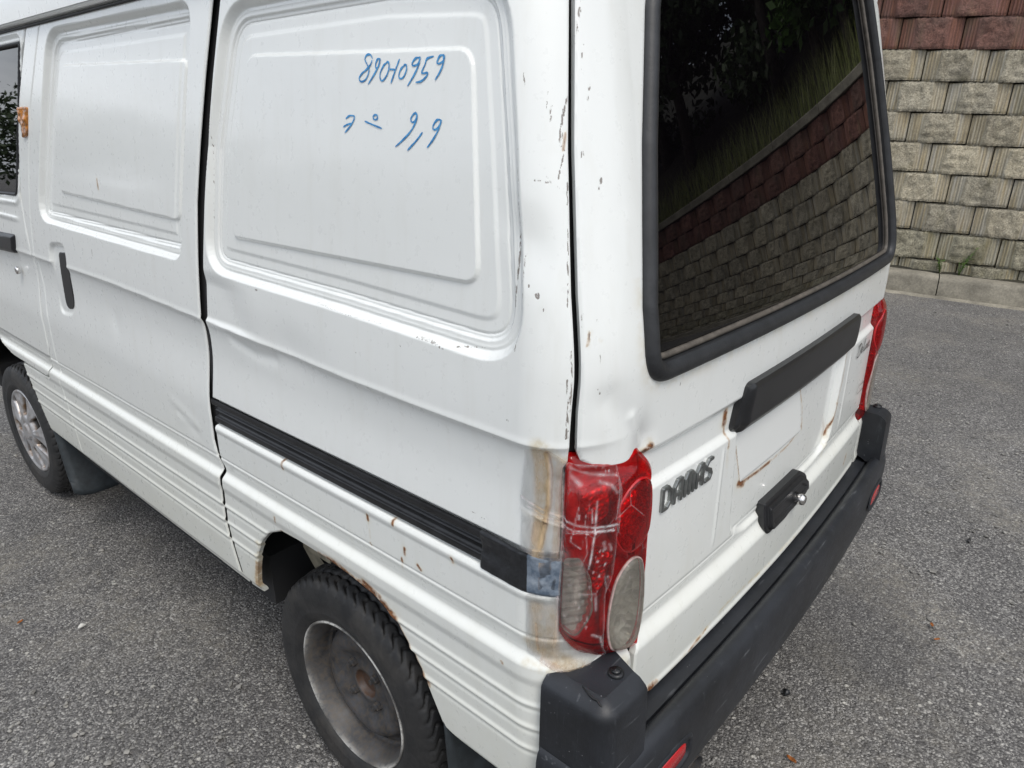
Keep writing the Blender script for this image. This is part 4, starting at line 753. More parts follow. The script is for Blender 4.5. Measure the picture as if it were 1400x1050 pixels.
# wheel housings --------------------------------------------------------------------
def housing(yc, poly, name='wheel_liner'):
    P = catmull(poly, 3); n = len(P)
    for sx in (-1, 1):
        a = surf(P[:, 0], P[:, 1], np.full(n, -.006)); x0 = a[:, 0] * -sx * -1 if sx < 0 else -a[:, 0]
        A = np.stack([x0, a[:, 1], a[:, 2]], -1); B = A.copy(); B[:, 0] -= sx * .045
        link('arch_lip', mesh('arch_lip', np.r_[A, B], gridfaces(2, n)), MAT['lip'], V_)
        Cc = B.copy(); cen = np.array([yc, .30]); v = Cc[:, 1:] - cen; Cc[:, 1:] = cen + v * 1.06; D_ = Cc.copy(); D_[:, 0] = sx * .40
        K = np.r_[B, Cc, D_]; F = gridfaces(3, n); E_ = D_.copy(); E_[:, 1:] = cen + (E_[:, 1:] - cen) * .02; K = np.r_[K, E_]; F = np.r_[F, gridfaces(2, n) + 2 * n]
        link(name, mesh(name, K, F), MAT['liner'], V_)
housing(RARCH_C, RARCH[2:])
FARCH = [(2.121, .404), (2.155, .49), (2.186, .565), (2.222, .640), (2.30, .648), (2.45, .72), (2.60, .75), (2.75, .72), (2.90, .62), (2.98, .50), (3.0, .42)]
housing(FARCH_C, FARCH)
# bracket glimpsed in the rear arch
c = MB(); c.box((-.60, .70, .50), (-.56, .80, .515)); c.add([(-.60, .80, .50), (-.56, .72, .40), (-.60, .74, .50), (-.58, .78, .42)], [(0, 1, 2), (0, 1, 3), (1, 2, 3), (0, 2, 3)]); c.build('body_bracket', MAT['lip'], V_, smooth=False)

# wheels ------------------------------------------------------------------------------
def lathe(prof, n=96):
    prof = np.asarray(prof, float); a = np.linspace(0, 2 * np.pi, n, endpoint=False)
    V = np.stack([np.repeat(prof[:, 0][:, None], n, 1), prof[:, 1][:, None] * np.cos(a), prof[:, 1][:, None] * np.sin(a)], -1).reshape(-1, 3); return V, gridfaces(len(prof), n, wrapv=True)
def tyre_mesh():
    # profile from inner bead over tread to outer bead; x negative = outside
    side = [(-.066, .160), (-.074, .166), (-.0795, .176), (-.083, .186), (-.0835, .189), (-.0830, .191), (-.0845, .205), (-.0850, .222), (-.0845, .2235), (-.084, .226), (-.081, .238), (-.077, .247), (-.0725, .2535)]
    tread_x = np.linspace(-.069, .069, 62); tread = [(x, .2645 - .0085 * (abs(x) / .069) ** 2.6) for x in tread_x]
    prof = side + tread + [(-x, r) for x, r in side[::-1]]; n = 560
    prof = np.array(prof); a = np.linspace(0, 2 * np.pi, n, endpoint=False); X = np.repeat(prof[:, 0][:, None], n, 1); R_ = np.repeat(prof[:, 1][:, None], n, 1); A = np.repeat(a[None], len(prof), 0)
    ax = np.abs(X); tr = (R_ > .2525) & (ax < .0735); g = np.zeros(X.shape)
    for c0 in (.0, .021, .043): g = np.maximum(g, gauss(ax - c0 - .0022 * np.sin(A * 54 + c0 * 200), .0024) ** .6)
    ph = (A * 54 / (2 * np.pi) + ax * 26 * np.sign(X) + .18 * np.sin(ax * 240)) % 1.; lat = np.clip(1.25 - np.abs(ph - .5) * 9, 0, 1) * (ax > .046)
    ph2 = (A * 54 / (2 * np.pi) + ax * 34) % 1.; lat2 = np.clip(1.1 - np.abs(ph2 - .5) * 12, 0, 1) * (ax > .025) * (ax < .040) + np.clip(1.1 - np.abs(((ph2 + .5) % 1) - .5) * 12, 0, 1) * (ax > .003) * (ax < .018) * .8
    dd = np.where(tr, .0066 * np.clip(np.maximum(g, np.maximum(lat, lat2)), 0, 1), 0)
    sh = (R_ > .236) & ~tr; dd = np.where(sh, .0016 * np.clip(1.2 - np.abs(((A * 54 / (2 * np.pi) + .07 * 26) % 1) - .5) * 9, 0, 1), dd)
    txt = (R_ > .195) & (R_ < .220) & (~tr); let = (np.sin(A * 46) > 0) & (np.sin(A * 3) > .3) & (np.abs(np.sin(A * 23 + R_ * 300)) > .35); X = np.where(txt & let, X * 1.008, X)
    R_ = R_ - dd
    V = np.stack([X, R_ * np.cos(A), R_ * np.sin(A)], -1).reshape(-1, 3); return mesh('tyre', V, gridfaces(len(prof), n, wrapv=True))
TYRE = tyre_mesh()
rp_ = [(-.070, .164), (-.0745, .1655), (-.0765, .163), (-.075, .1595), (-.068, .157), (-.060, .152), (-.050, .1475), (-.030, .144), (-.016, .141), (-.020, .139), (-.019, .134), (-.024, .127), (-.034, .121), (-.043, .113), (-.046, .102), (-.044, .088), (-.036, .074), (-.031, .062), (-.031, .048), (-.035, .040), (-.036, .0335), (-.033, .0315), (-.022, .030), (-.020, .026), (-.022, .018), (-.021, .001)]
def rim_mesh():
    V, F = lathe(rp_, 120); r = np.hypot(V[:, 1], V[:, 2]); a = np.arctan2(V[:, 2], V[:, 1])
    W = np.zeros((len(V), 3)); W[:, 0] = gauss(r - .1635, .0042) * (.55 + .45 * np.sin(a * 7 + 1)); W[:, 1] = sst(.138, .150, r) * .3; W[:, 2] = sst(.034, .031, r) * 1.
    V[:, 0] += .0035 * gauss(r - .088, .02) * np.cos(a * 4)
    return mesh('rim', V, F, W=W)
RIM = rim_mesh()
def nut_mesh():
    c = MB(); c.tube([(-.030, 0, 0), (-.046, 0, 0), (-.0475, 0, 0)], [.0105, .0100, .007], 6); c.tube([(-.046, 0, 0), (-.054, 0, 0)], .0055, 10)
    me = bpy.data.meshes.new('wheel_nut'); me.from_pydata(c.V, [], c.F); me.shade_flat(); return me
NUT = nut_mesh()
def slot_mesh():
    V, F = [], []; n = 20
    for k, (sa, sr, x) in enumerate(((.20, .0095, -.0185), (.17, .007, -.012))):
        for j in range(n):
            t = 2 * math.pi * j / n; aa = math.cos(t) * sa * .9; rr2 = .1235 + math.sin(t) * sr; V.append((x - .012 - (.1235 - rr2) * .4, rr2 * math.cos(aa), rr2 * math.sin(aa)))
    F = [tuple(range(n, 2 * n))] + [(j, (j + 1) % n, n + (j + 1) % n, n + j) for j in range(n)]
    me = bpy.data.meshes.new('wheel_slot'); me.from_pydata(V, [], F); me.shade_flat(); return me
SLOTM = slot_mesh()
def hubcap_mesh():
    nr, na = 46, 420; r = np.linspace(.0, .168, nr); a = np.linspace(0, 2 * np.pi, na, endpoint=False); R2, A2 = np.meshgrid(r, a, indexing='ij')
    k = 7; w = np.abs(((A2 * k / (2 * np.pi) + 6 * 0) % 1) - .5) * 2           # 1 mid spoke .. 0 mid window
    halfw = .36 + .30 * sst(.15, .06, R2)
    wind = sst(halfw, halfw - .14, w) * sst(.062, .080, R2) * sst(.156, .146, R2)
    x = -.074 - .010 * sst(.15, .05, R2) - .004 * gauss(R2 - .160, .006) - .006 * sst(.034, .028, R2)
    x = x + .020 * wind - .0035 * gauss(w - 1, .16) * sst(.05, .08, R2) * sst(.15, .13, R2) + .003 * gauss(R2 - .036, .003)
    W = np.zeros(R2.shape + (3,)); W[..., 2] = sst(.35, .8, wind); W[..., 0] = sst(.02, .5, wind) * .9 + .35 * (fbm(A2 * 3, R2 * 30, 0., 3) > .15)
    x = np.where(R2 > .1665, x + .01, x); V = np.stack([x, R2 * np.cos(A2), R2 * np.sin(A2)], -1).reshape(-1, 3); return mesh('hubcap', V, gridfaces(nr, na, wrapv=True), W=W.reshape(-1, 3))
def steel_wheel(x, y, rot, flip):
    w = empty('wheel', (x, y, .266)); w.parent = V_; w.rotation_euler = (rot, 0, math.pi if flip else 0)
    link('tyre', TYRE, MAT['tyre'], w); r = link('rim', RIM, MAT['rim'], w)
    for i in range(4):
        a = i * math.pi / 2 + .5; o = link('wheel_nut', NUT, MAT['rim'], w, (.004, .052 * math.cos(a), .052 * math.sin(a)))
    for i in range(8):
        o = link('vent_slot', SLOTM, MAT['dark'], w); o.rotation_euler = (i * math.pi / 4 + .2, 0, 0)
    return w
wr = steel_wheel(-.585, RARCH_C, .3, False); wr['label'] = 'worn steel rear wheel without a hubcap'
w2 = empty('wheel', (-.575, FARCH_C, .266)); w2.parent = V_; w2.rotation_euler = (0, 0, .03); link('tyre', TYRE, MAT['tyre'], w2); hc = link('hubcap', hubcap_mesh(), MAT['hubcap'], w2); hc.rotation_euler = (.35, 0, 0); w2['label'] = 'front wheel with a silver spoked hubcap'
steel_wheel(.585, RARCH_C, .8, True); steel_wheel(.575, FARCH_C, .1, True)

# mud flaps
def flap(x0, x1, y0, z0, z1, dy, name='mud_flap'):
    n, m = 10, 14; I, J = np.meshgrid(np.linspace(0, 1, n), np.linspace(0, 1, m), indexing='ij')
    X = x0 + (x1 - x0) * I; Z = z0 + (z1 - z0) * J + .03 * (1 - J) * 0 - .02 * np.clip(np.abs(I - .5) * 2, 0, 1) ** 6 * (-1) * (J > .8); Y = y0 + dy * J + .006 * np.sin(I * 5 + J * 3)
    V = np.stack([X, Y, Z], -1).reshape(-1, 3); o = link(name, mesh(name, V, gridfaces(n, m)), MAT['flap'], V_); s = o.modifiers.new('thickness', 'SOLIDIFY'); s.thickness = .005; return o
flap(-.695, -.50, .262, .445, .15, -.035); flap(.695, .50, .262, .445, .15, -.035)
flap(-.690, -.46, 2.125, .43, .185, -.06); flap(.690, .46, 2.125, .43, .185, -.06)

# bumper --------------------------------------------------------------------------------
def bumper_path(x0=-.712, yend=.050, r=.05, bow=.020, ym=-.066):
    P = [(x0, y) for y in np.linspace(yend, ym + r + .012, 5)]
    yb = lambda x: ym - bow * (1 - (x / .66) ** 2)
    ye = yb(x0 + r)
    P = [(x0, y) for y in np.linspace(yend, ye + r, 5)] + [(x0 + r - r * math.cos(t), ye + r - r * math.sin(t)) for t in np.linspace(.15, math.pi / 2, 9)]
    P += [(x, yb(x)) for x in np.linspace(x0 + r + .02, 0, 30)]
    return P + [(-a * .948, b) for a, b in P[::-1][1:]]
def sweep(name, path, prof, material, parent, closed=False, caps=True):
    P = np.array(path); t = np.gradient(P, axis=0); t /= np.linalg.norm(t, axis=1, keepdims=True); nn = np.stack([t[:, 1], -t[:, 0]], -1)  # outward for path running left side -> rear -> right
    if nn[len(P) // 2, 1] > 0: nn = -nn
    pr = np.array(prof); V = np.stack([np.stack([P[:, 0] + nn[:, 0] * o, P[:, 1] + nn[:, 1] * o, np.full(len(P), z)], -1) for o, z in pr]).reshape(-1, 3)
    F = [tuple(f) for f in gridfaces(len(pr), len(P))]
    if caps: F += [tuple(range(0, len(pr) * len(P), len(P))), tuple(range(len(P) - 1, len(pr) * len(P), len(P)))[::-1]]
    me = bpy.data.meshes.new(name); me.from_pydata([tuple(v) for v in V], [], F); me.shade_smooth(); o = link(name, me, material, parent)
    b = o.modifiers.new('edge', 'EDGE_SPLIT'); b.split_angle = math.radians(50); return o
bpath = bumper_path()
BP = [(-.075, .532), (-.040, .529), (-.0385, .524), (-.0365, .524), (-.034, .533), (-.026, .546), (-.017, .551), (-.008, .549), (-.001, .540), (.002, .525), (.002, .490), (-.002, .43), (-.008, .385), (-.014, .368), (-.025, .358), (-.050, .356)]
bump = sweep('rear_bumper', bpath, BP, MAT['bumper'], V_)
bump['label'] = 'scuffed black plastic rear bumper'
def cap_path(sx):
    P = [p for p in bumper_path(-.709, .052, .034) if p[0] < -.612]; P.append((-.612, P[-1][1])); return [(-a * .940, b) if sx > 0 else (a, b) for a, b in P]
CP = [(-.030, .6712), (-.020, .668), (-.010, .660), (-.0065, .654), (-.006, .645), (-.005, .60), (-.004, .52)]
for sx in (-1, 1):
    path = cap_path(sx); cpn = path if sx < 0 else path[::-1]
    P = np.array(path); V = []
    # offsets shrink near the inner end so that the block closes against the body
    me_path = path
    t = np.gradient(P, axis=0); t /= np.linalg.norm(t, axis=1, keepdims=True); nn = np.stack([t[:, 1], -t[:, 0]], -1)
    cc = np.array([sx * .5, .2]); nn *= np.sign(((P - cc) * nn).sum(1))[:, None]
    for o, z in CP: V += [(p[0] + q[0] * o, p[1] + q[1] * o, z) for p, q in zip(P, nn)]
    m = len(P); F = [tuple(f) for f in gridfaces(len(CP), m)]; F += [tuple(range(m))[::-1] + (len(V),)]; V.append((sx * .575, .052, .6712)); V.append((sx * .575, .0, .55)); F += [(m - 1, len(V) - 2, len(V) - 1, len(CP) * m - 1)]; F += [tuple(range(m - 1, len(CP) * m, m))[::-1]]
    me = bpy.data.meshes.new('bumper_corner'); me.from_pydata([tuple(map(float, v)) for v in V], [], F); me.shade_smooth(); o = link('bumper_corner', me, MAT['bumper'], bump); b = o.modifiers.new('edge', 'EDGE_SPLIT'); b.split_angle = math.radians(28)
    c = MB(); c.tube([(sx * .632, -.022, .669), (sx * .632, -.022, .675), (sx * .632, -.022, .676)], [.0115, .011, .009], 20); c.tube([(sx * .632, -.022, .676), (sx * .632, -.022, .679)], [.0075, .006], 14)
    c.box((sx * .632 - .004, -.0228, .6785), (sx * .632 + .004, -.0212, .6798)); c.build('bumper_screw', MAT['black'], bump, bevel=0)
c = MB(); cr = [(-.6865, -.016, .6715), (-.688, -.022, .6715), (-.6865, -.028, .671), (-.6885, -.0335, .668), (-.687, -.039, .664), (-.6885, -.0445, .659), (-.6865, -.0485, .650), (-.683, -.0515, .640)]
c.tube([(-.680, .0, .6705)] + [(a - .0005, b - .001, z) for a, b, z in cr], [.0008] + [.0016] * 5 + [.0012, .0008, .0004], 6); c.build('crack', MAT['dark'], bump); bpy.data.objects['crack']['label'] = 'crack across the corner cap'
for sx in (-1, 1):
    X = .545
    V, F = [], []; n = 28
    def ring(a, b, o):
        for j in range(n):
            t = 2 * math.pi * j / n; x = X + a * math.copysign(abs(math.cos(t)) ** .6, math.cos(t)); z = .463 + b * math.copysign(abs(math.sin(t)) ** .6, math.sin(t)); yb_ = -.066 - .020 * (1 - (x / .66) ** 2); V.append((sx * x, yb_ - o, z))
    for a, b, o in ((.068, .032, .0015), (.064, .0285, .005), (.058, .024, .0035), (.055, .021, -.010)): ring(a, b, o)
    F = [(k * n + j, k * n + (j + 1) % n, (k + 1) * n + (j + 1) % n, (k + 1) * n + j) for k in range(3) for j in range(n)] + [tuple(range(3 * n, 4 * n))]
    me = bpy.data.meshes.new('reflector_bezel'); me.from_pydata(V, [], F); me.shade_smooth(); link('reflector_bezel', me, MAT['bumper'], bump)
    V = []
    for a, b, o in ((.050, .0175, -.004), (.049, .0168, .0015), (.045, .014, .003)): ring(a, b, o)
    F = [(k * n + j, k * n + (j + 1) % n, (k + 1) * n + (j + 1) % n, (k + 1) * n + j) for k in range(2) for j in range(n)] + [tuple(range(2 * n, 3 * n))]
    me = bpy.data.meshes.new('red_reflector'); me.from_pydata(V, [], F); me.shade_smooth(); link('red_reflector', me, MAT['red_plate'], bump)

# ------------------------------------------------------------------ ground
def gz(x, y): return -.045 * (.6 - y) * sst(2.2, 5.0, x) * (1 - sst(6, 14, abs(y)))
gx = np.r_[-220, -60, -20, -8, np.linspace(-4, 9, 80), 20, 60, 220]; gy = np.r_[-220, -60, -20, np.linspace(-12, 14, 100), 30, 80, 220]
X, Y = np.meshgrid(gx, gy, indexing='ij'); Z = gz(X, Y) + .004 * fbm(X * 1.3, Y * 1.3, 0., 3) * (np.abs(X) < 9)
Z = Z - 0.002
tag(link('road', mesh('road', np.stack([X, Y, Z], -1).reshape(-1, 3), gridfaces(len(gx), len(gy))), MAT['asphalt']), kind='structure')

# ------------------------------------------------------------------ retaining wall
WA = math.radians(12); WO = np.array([5.6, .6]); WD = np.array([math.sin(WA), -math.cos(WA)]); WN = np.array([-math.cos(WA), -math.sin(WA)])  # WN: towards the road
def wp(s, off, z): p = WO + WD * s + WN * off; return (p[0], p[1], z - .045 * s)
wall = empty('retaining_wall', (WO[0], WO[1], 0)); tag(wall, 'tall retaining wall of split face blocks, grey below and red above, behind the van', 'wall')
PER, CH = .44, .234
def block_mesh(k):
    ny, nz_ = 41, 19; t = np.linspace(-1, 1, ny); v = np.linspace(0, 1, nz_); T2, V2 = np.meshgrid(t, v, indexing='ij'); hw = PER / 2 - .003
    a = np.abs(T2); bv = .52 + .03 * np.sin(V2 * 5 + k); core = sst(bv + .05, bv - .01, a)
    o = .022 + .022 * fbm(T2 * 3.1 + k * 5, V2 * 2.2, k * 1.7, 4) + .016 * fbm(T2 * 9, V2 * 6, k * 2.2, 3)
    side = .002 - .030 * (a - .55) / .45
    out = o * core + side * (1 - core)
    ed = np.minimum(V2, 1 - V2); out = out - .014 * np.clip(1 - ed / .07, 0, 1) ** 2 - .008 * np.clip(1 - (1 - a) / .06, 0, 1) ** 2
    s = T2 * hw; z = (V2 - .5) * (CH - .005) + .004 * np.clip(fbm(T2 * 2.5 + k * 3, 0., k * 1.1, 2), -1, 1) * (V2 > .9)
    V = np.stack([s, out, z], -1).reshape(-1, 3); F = gridfaces(ny, nz_)
    W = np.zeros((ny, nz_, 3)); W[..., 0] = 1 - core
    B = V.copy(); E_ = [i * nz_ for i in range(ny)] + [(ny - 1) * nz_ + j for j in range(1, nz_)] + [i * nz_ + nz_ - 1 for i in range(ny - 2, -1, -1)] + [j for j in range(nz_ - 2, 0, -1)]
    R_ = V[E_].copy(); R_[:, 1] = -.12; n0 = len(V); m = len(E_); F2 = [(E_[i], E_[(i + 1) % m], n0 + (i + 1) % m, n0 + i) for i in range(m)]
    me = mesh('block', np.r_[V, R_], np.r_[F, F2], W=np.r_[W.reshape(-1, 3), np.ones((m, 3))]); return me
BM = [block_mesh(k) for k in range(9)]
offs = {0: -.15, 1: .06, 2: -.16, 3: .10, 4: -.10, 5: .13, 6: -.07, 7: .16, 8: -.01, -1: .02}
ang = math.atan2(WD[1], WD[0])
def block_matrix(s, off, z, jit):
    p = wp(s, off, z); ex = Vector((WD[0], WD[1], -.045)).normalized(); ey = Vector((WN[0], WN[1], 0)); ez = Vector((0, 0, 1))
    return Matrix(((ex.x, ey.x, ez.x, p[0]), (ex.y, ey.y, ez.y, p[1]), (ex.z, ey.z, ez.z, p[2]), (0, 0, 0, 1)))
variants = {}
for key in ('block', 'block_low', 'block_red'):
    variants[key] = []
    for me in BM:
        m2 = me.copy(); m2.materials.clear(); m2.materials.append(MAT[key]); variants[key].append(m2)
winv = Matrix.Translation((-WO[0], -WO[1], 0)); r3 = random.Random(3)
for k in range(-1, 9):
    key = 'block_red' if k >= 7 else ('block_low' if k <= 0 else 'block'); j = 0
    for i in range(-3, 22):
        s = offs[k] + PER * (i + .5)
        if s < -1.5 or s > 9.2: continue
        o = bpy.data.objects.new('block', r3.choice(variants[key])); COL.objects.link(o); o.parent = wall
        o.matrix_world = winv @ block_matrix(s, -.012 * (k + 1) + r3.uniform(-.006, .006), .269 + CH * (k + .5), 0)
        o.matrix_local = winv @ block_matrix(s, -.012 * (k + 1) + r3.uniform(-.006, .006), .269 + CH * (k + .5), 0)
# wall ends beyond what is seen: joined blocks
def far_blocks(s0, s1):
    V, F, W, n = [], [], [], 0; cx_ = []
    for k in range(-1, 9):
        i0 = int(math.ceil((s0 - offs[k]) / PER - .5)); i1 = int((s1 - offs[k]) / PER - .5)
        for i in range(i0, i1 + 1):
            s = offs[k] + PER * (i + .5); hw = PER / 2 - .004; z0 = .269 + CH * k + .003; z1 = z0 + CH - .006; b = -.012 * (k + 1)
            pts = [(-hw, -.06), (-hw * .55, 0), (-hw * .5, .03), (hw * .5, .03), (hw * .55, 0), (hw, -.06)]
            for zz_ in (z0, z1):
                for a, o in pts: p = wp(s + a, b + o, zz_); V.append((p[0] - WO[0], p[1] - WO[1], p[2]))
            F += [(n + q, n + q + 1, n + q + 7, n + q + 6) for q in range(5)] + [tuple(n + q for q in range(6)), tuple(n + 6 + q for q in range(6))[::-1]]; n += 12; cx_ += [1 if k >= 7 else 0] * 7
    me = bpy.data.meshes.new('far_blocks'); me.from_pydata(V, [], F); me.materials.append(MAT['block']); me.materials.append(MAT['block_red']); me.polygons.foreach_set('material_index', cx_); me.update()
    o = link('far_blocks', me, None, wall); o['kind'] = 'stuff'
far_blocks(9.25, 22); far_blocks(-22, -1.55)
c = MB()
for s0, s1 in ((-22, 22),):
    P = [wp(s, o, z) for s in (s0, s1) for o, z in ((-.19, -.3), (-.23, 2.36), (-.6, 2.36), (-.6, -.3))]; P = [(a - WO[0], b - WO[1], z) for a, b, z in P]; c.add(P, [(0, 1, 5, 4), (1, 2, 6, 5), (2, 3, 7, 6), (0, 3, 2, 1), (4, 5, 6, 7)])
c.build('wall_backing', MAT['soil'], wall, smooth=False)
for i in range(-6, 12):
    c = MB(); s0, s1 = i * 1.0 + .004 + .3, i * 1.0 + 1.3 - .004
    V = []
    for s in (s0, s1):
        for o, z in ((-.50, 2.382), (-.075, 2.382), (-.065, 2.39), (-.065, 2.475), (-.075, 2.485), (-.50, 2.485)): a = wp(s, o, z); V.append((a[0] - WO[0], a[1] - WO[1], a[2]))
    c.add(V, [(q, q + 1, q + 7, q + 6) for q in range(5)] + [tuple(range(6))[::-1], tuple(range(6, 12))]); c.build('coping_slab', MAT['concrete'], wall, smooth=False)

# kerb along the foot of the wall
kerb = empty('kerb', (WO[0], WO[1], 0)); tag(kerb, 'pale concrete kerb running along the foot of the block wall', 'kerb')
KL = 1.02
for i in range(-9, 12):
    s0, s1 = -.10 + i * KL + .004, -.10 + (i + 1) * KL - .004; n = 14; V, F = [], []
    prof = [(.215, -.1), (.205, .00), (.196, .135), (.190, .158), (.178, .170), (.160, .174), (.055, .178), (.05, .10)]
    for q, s in enumerate(np.linspace(s0, s1, n)):
        e = .010 * (q in (0, n - 1))
        for m_, (o, z) in enumerate(prof):
            a = wp(s, o - e * (m_ < 6) + .004 * float(fbm(s * 9, m_ * 1.3, 0., 2)), z - e * (m_ > 1) * .6 + .003 * float(fbm(s * 7, m_ * .9, 4., 2))); V.append((a[0] - WO[0], a[1] - WO[1], a[2]))
    F = [(q * 8 + m_, q * 8 + m_ + 1, (q + 1) * 8 + m_ + 1, (q + 1) * 8 + m_) for q in range(n - 1) for m_ in range(7)] + [tuple(range(8)), tuple(range((n - 1) * 8, n * 8))[::-1]]
    me = bpy.data.meshes.new('kerb_stone'); me.from_pydata(V, [], F); me.shade_smooth(); o = link('kerb_stone', me, MAT['concrete'], kerb); o.modifiers.new('edge', 'EDGE_SPLIT').split_angle = 1.1
# silt between kerb and road, and in the gutter behind the kerb
V = []; S_ = np.linspace(-9, 10, 260)
for s in S_:
    for o, z in ((.06, .16), (.02, .185), (-.12, .19)): V.append(wp(s, o, z + .012 * float(fbm(s * 5, o * 20, 0., 3))))
tag(link('soil_strip', mesh('soil_strip', V, gridfaces(260, 3)), MAT['soil']), kind='structure')
V = []
for s in S_:
    e = .03 + .05 * abs(float(fbm(s * 4, 0., 3., 4)))
    for o, z in ((.20, .012), (.215 + e * .4, .008), (.215 + e, -.004)): V.append(wp(s, o, z))
tag(link('sand_line', mesh('sand_line', V, gridfaces(260, 3)), MAT['concrete']), kind='structure')

# bank above the wall ---------------------------------------------------------
bs, bo = np.linspace(-26, 40, 100), np.r_[-.5, -1, -1.6, -2.5, -4, -6, -9, -14, -22, -40]
V = [wp(s, o, 2.40 + .045 * s * (1 if o < -3 else 0) + (-o - .5) * .42 + .25 * float(fbm(s * .5, o * .5, 0., 3)) * (o < -.6)) for s in bs for o in bo]
tag(link('hill', mesh('hill', V, gridfaces(len(bs), len(bo))), MAT['soil']), kind='structure')
def blades(name, n, place, material, hgt, w, seed, lean_=.35, seg=3):
    r = np.random.default_rng(seed); V, F, k = [], [], 0
    for _ in range(n):
        x, y, z = place(r); h = hgt * r.uniform(.4, 1.2); a = r.uniform(0, 2 * np.pi); l = r.uniform(.1, lean_) * h; ww = w * r.uniform(.6, 1.2); b = a + r.uniform(.8, 2.2)
        for i in range(seg + 1):
            t = i / seg; cx_, cy_, cz = x + l * t * t * np.cos(a), y + l * t * t * np.sin(a), z + h * t; q = ww * (1 - t * .85)
            V += [(cx_ - q * np.cos(b), cy_ - q * np.sin(b), cz), (cx_ + q * np.cos(b), cy_ + q * np.sin(b), cz)]
        F += [(k + 2 * i, k + 2 * i + 1, k + 2 * i + 3, k + 2 * i + 2) for i in range(seg)]; k += 2 * (seg + 1)
    return link(name, mesh(name, V, F, smooth=False), material)
def on_bank(r):
    s = r.uniform(-2, 11); o = -.40 - r.exponential(.28); cl = float(vn(s * 1.3, o, 0., 2)) ; p = wp(s, o, 2.46 + max(0, (-o - .5)) * .42 + .1 * cl); return p
tag(blades('tall_grass', 3600, on_bank, MAT['grass'], .50, .0055, 5, .6), 'tall dry grass growing on the bank above the wall', 'grass', kind='stuff')
def leaf_cloud(rs, n, spots, size, flat=.5):
    V, F, k = [], [], 0
    for _ in range(n):
        c0, rad = spots[rs.integers(len(spots))]; d = rs.normal(size=3); d /= np.linalg.norm(d); p = np.array(c0) + d * rad * rs.uniform(.45, 1.05) * np.array([1, 1, .75])
        a = rs.normal(size=3); a /= np.linalg.norm(a); b = np.cross(a, rs.normal(size=3)); b /= np.linalg.norm(b); s = size * rs.uniform(.6, 1.3)
        V += [p - a * s, p + b * s * flat, p + a * s, p - b * s * flat]; F.append((k, k + 1, k + 2, k + 3)); k += 4
    return V, F
def make_tree(seed, h, rad, mt):
    rs = np.random.default_rng(seed); c = MB(); tips = []
    c.tube([(0, 0, -.3), (.05, 0, h * .25), (-.05, .08, h * .5), (0, 0, h * .8)], [.16, .13, .09, .03], 9)
    for i in range(9):
        a = rs.uniform(0, 6.28); z0 = h * rs.uniform(.25, .7); l = rad * rs.uniform(.5, .95); e = (l * math.cos(a), l * math.sin(a), z0 + l * rs.uniform(.2, .7)); c.tube([(0, 0, z0), (e[0] * .5, e[1] * .5, (z0 + e[2]) / 2 + .1), e], [.05, .035, .012], 6); tips.append(e)
    sp = [(np.array(t), rad * rs.uniform(.28, .45)) for t in tips] + [((rs.uniform(-.4, .4) * rad, rs.uniform(-.4, .4) * rad, h * rs.uniform(.55, 1.)), rad * rs.uniform(.3, .5)) for _ in range(8)] + [((rs.uniform(-.8, .8) * rad, rs.uniform(-.8, .8) * rad, h * rs.uniform(.12, .4)), rad * .35) for _ in range(5)]
    V, F = leaf_cloud(rs, 5200, sp, .11); tm = bpy.data.meshes.new('trunk'); tm.from_pydata(c.V, [], c.F); tm.shade_smooth(); tm.materials.append(MAT['bark'])
    lm = mesh('crown', V, F, smooth=False); lm.materials.append(MAT[mt]); return tm, lm
TM = [make_tree(1, 5.5, 2.2, 'leaf'), make_tree(2, 4.6, 2.0, 'leaf'), make_tree(3, 3.2, 1.5, 'leaf_bright')]
tr = [(-1.0, -4.0, 0, 1.2), (.8, -2.6, 1, 1.), (2.2, -2.0, 2, .9), (3.2, -2.3, 1, .9), (3.4, -4.6, 0, 1.1), (4.8, -3.0, 1, 1.), (6.4, -4.4, 0, 1.3), (7.8, -3.0, 1, 1.), (9.6, -4.0, 0, 1.2), (11.5, -3.2, 1, 1.2), (14, -4.6, 0, 1.4), (2.0, -7.5, 0, 1.5), (5.6, -8.0, 1, 1.7), (9.0, -8.2, 0, 1.6), (-4, -5.5, 1, 1.5)]
for i, (s, o, k, sc) in enumerate(tr):
    t = empty('tree', wp(s, o, 2.4 + .045 * s + (-o - .5) * .42 - .1), i * 1.9); t.scale = (sc,) * 3
    link('trunk', TM[k][0], None, t); link('crown', TM[k][1], None, t)
    tag(t, ('bright green young tree' if k == 2 else 'dark leafy tree') + ' on the bank above the block wall', 'tree', 'trees on the bank above the wall')
# distant wood on the other side of the yard, mirrored in the cab window
rs = np.random.default_rng(9); sp = []
for i in range(34):
    x, y = -26 + rs.uniform(-4, 3), -30 + i * 2.6; sp.append(((x, y, rs.uniform(1.0, 3.6)), rs.uniform(1.6, 2.6)))
for i in range(40):
    a = math.radians(-100 + i * 3.2); sp.append(((34 * math.sin(a), 34 * math.cos(a) + 2, rs.uniform(1., 5.4)), rs.uniform(2.0, 3.2)))
V, F = leaf_cloud(rs, 100000, sp, .15); tag(link('distant_wood', mesh('distant_wood', V, F, smooth=False), MAT['leaf']), 'dark line of trees far across the yard', 'wood', kind='stuff')

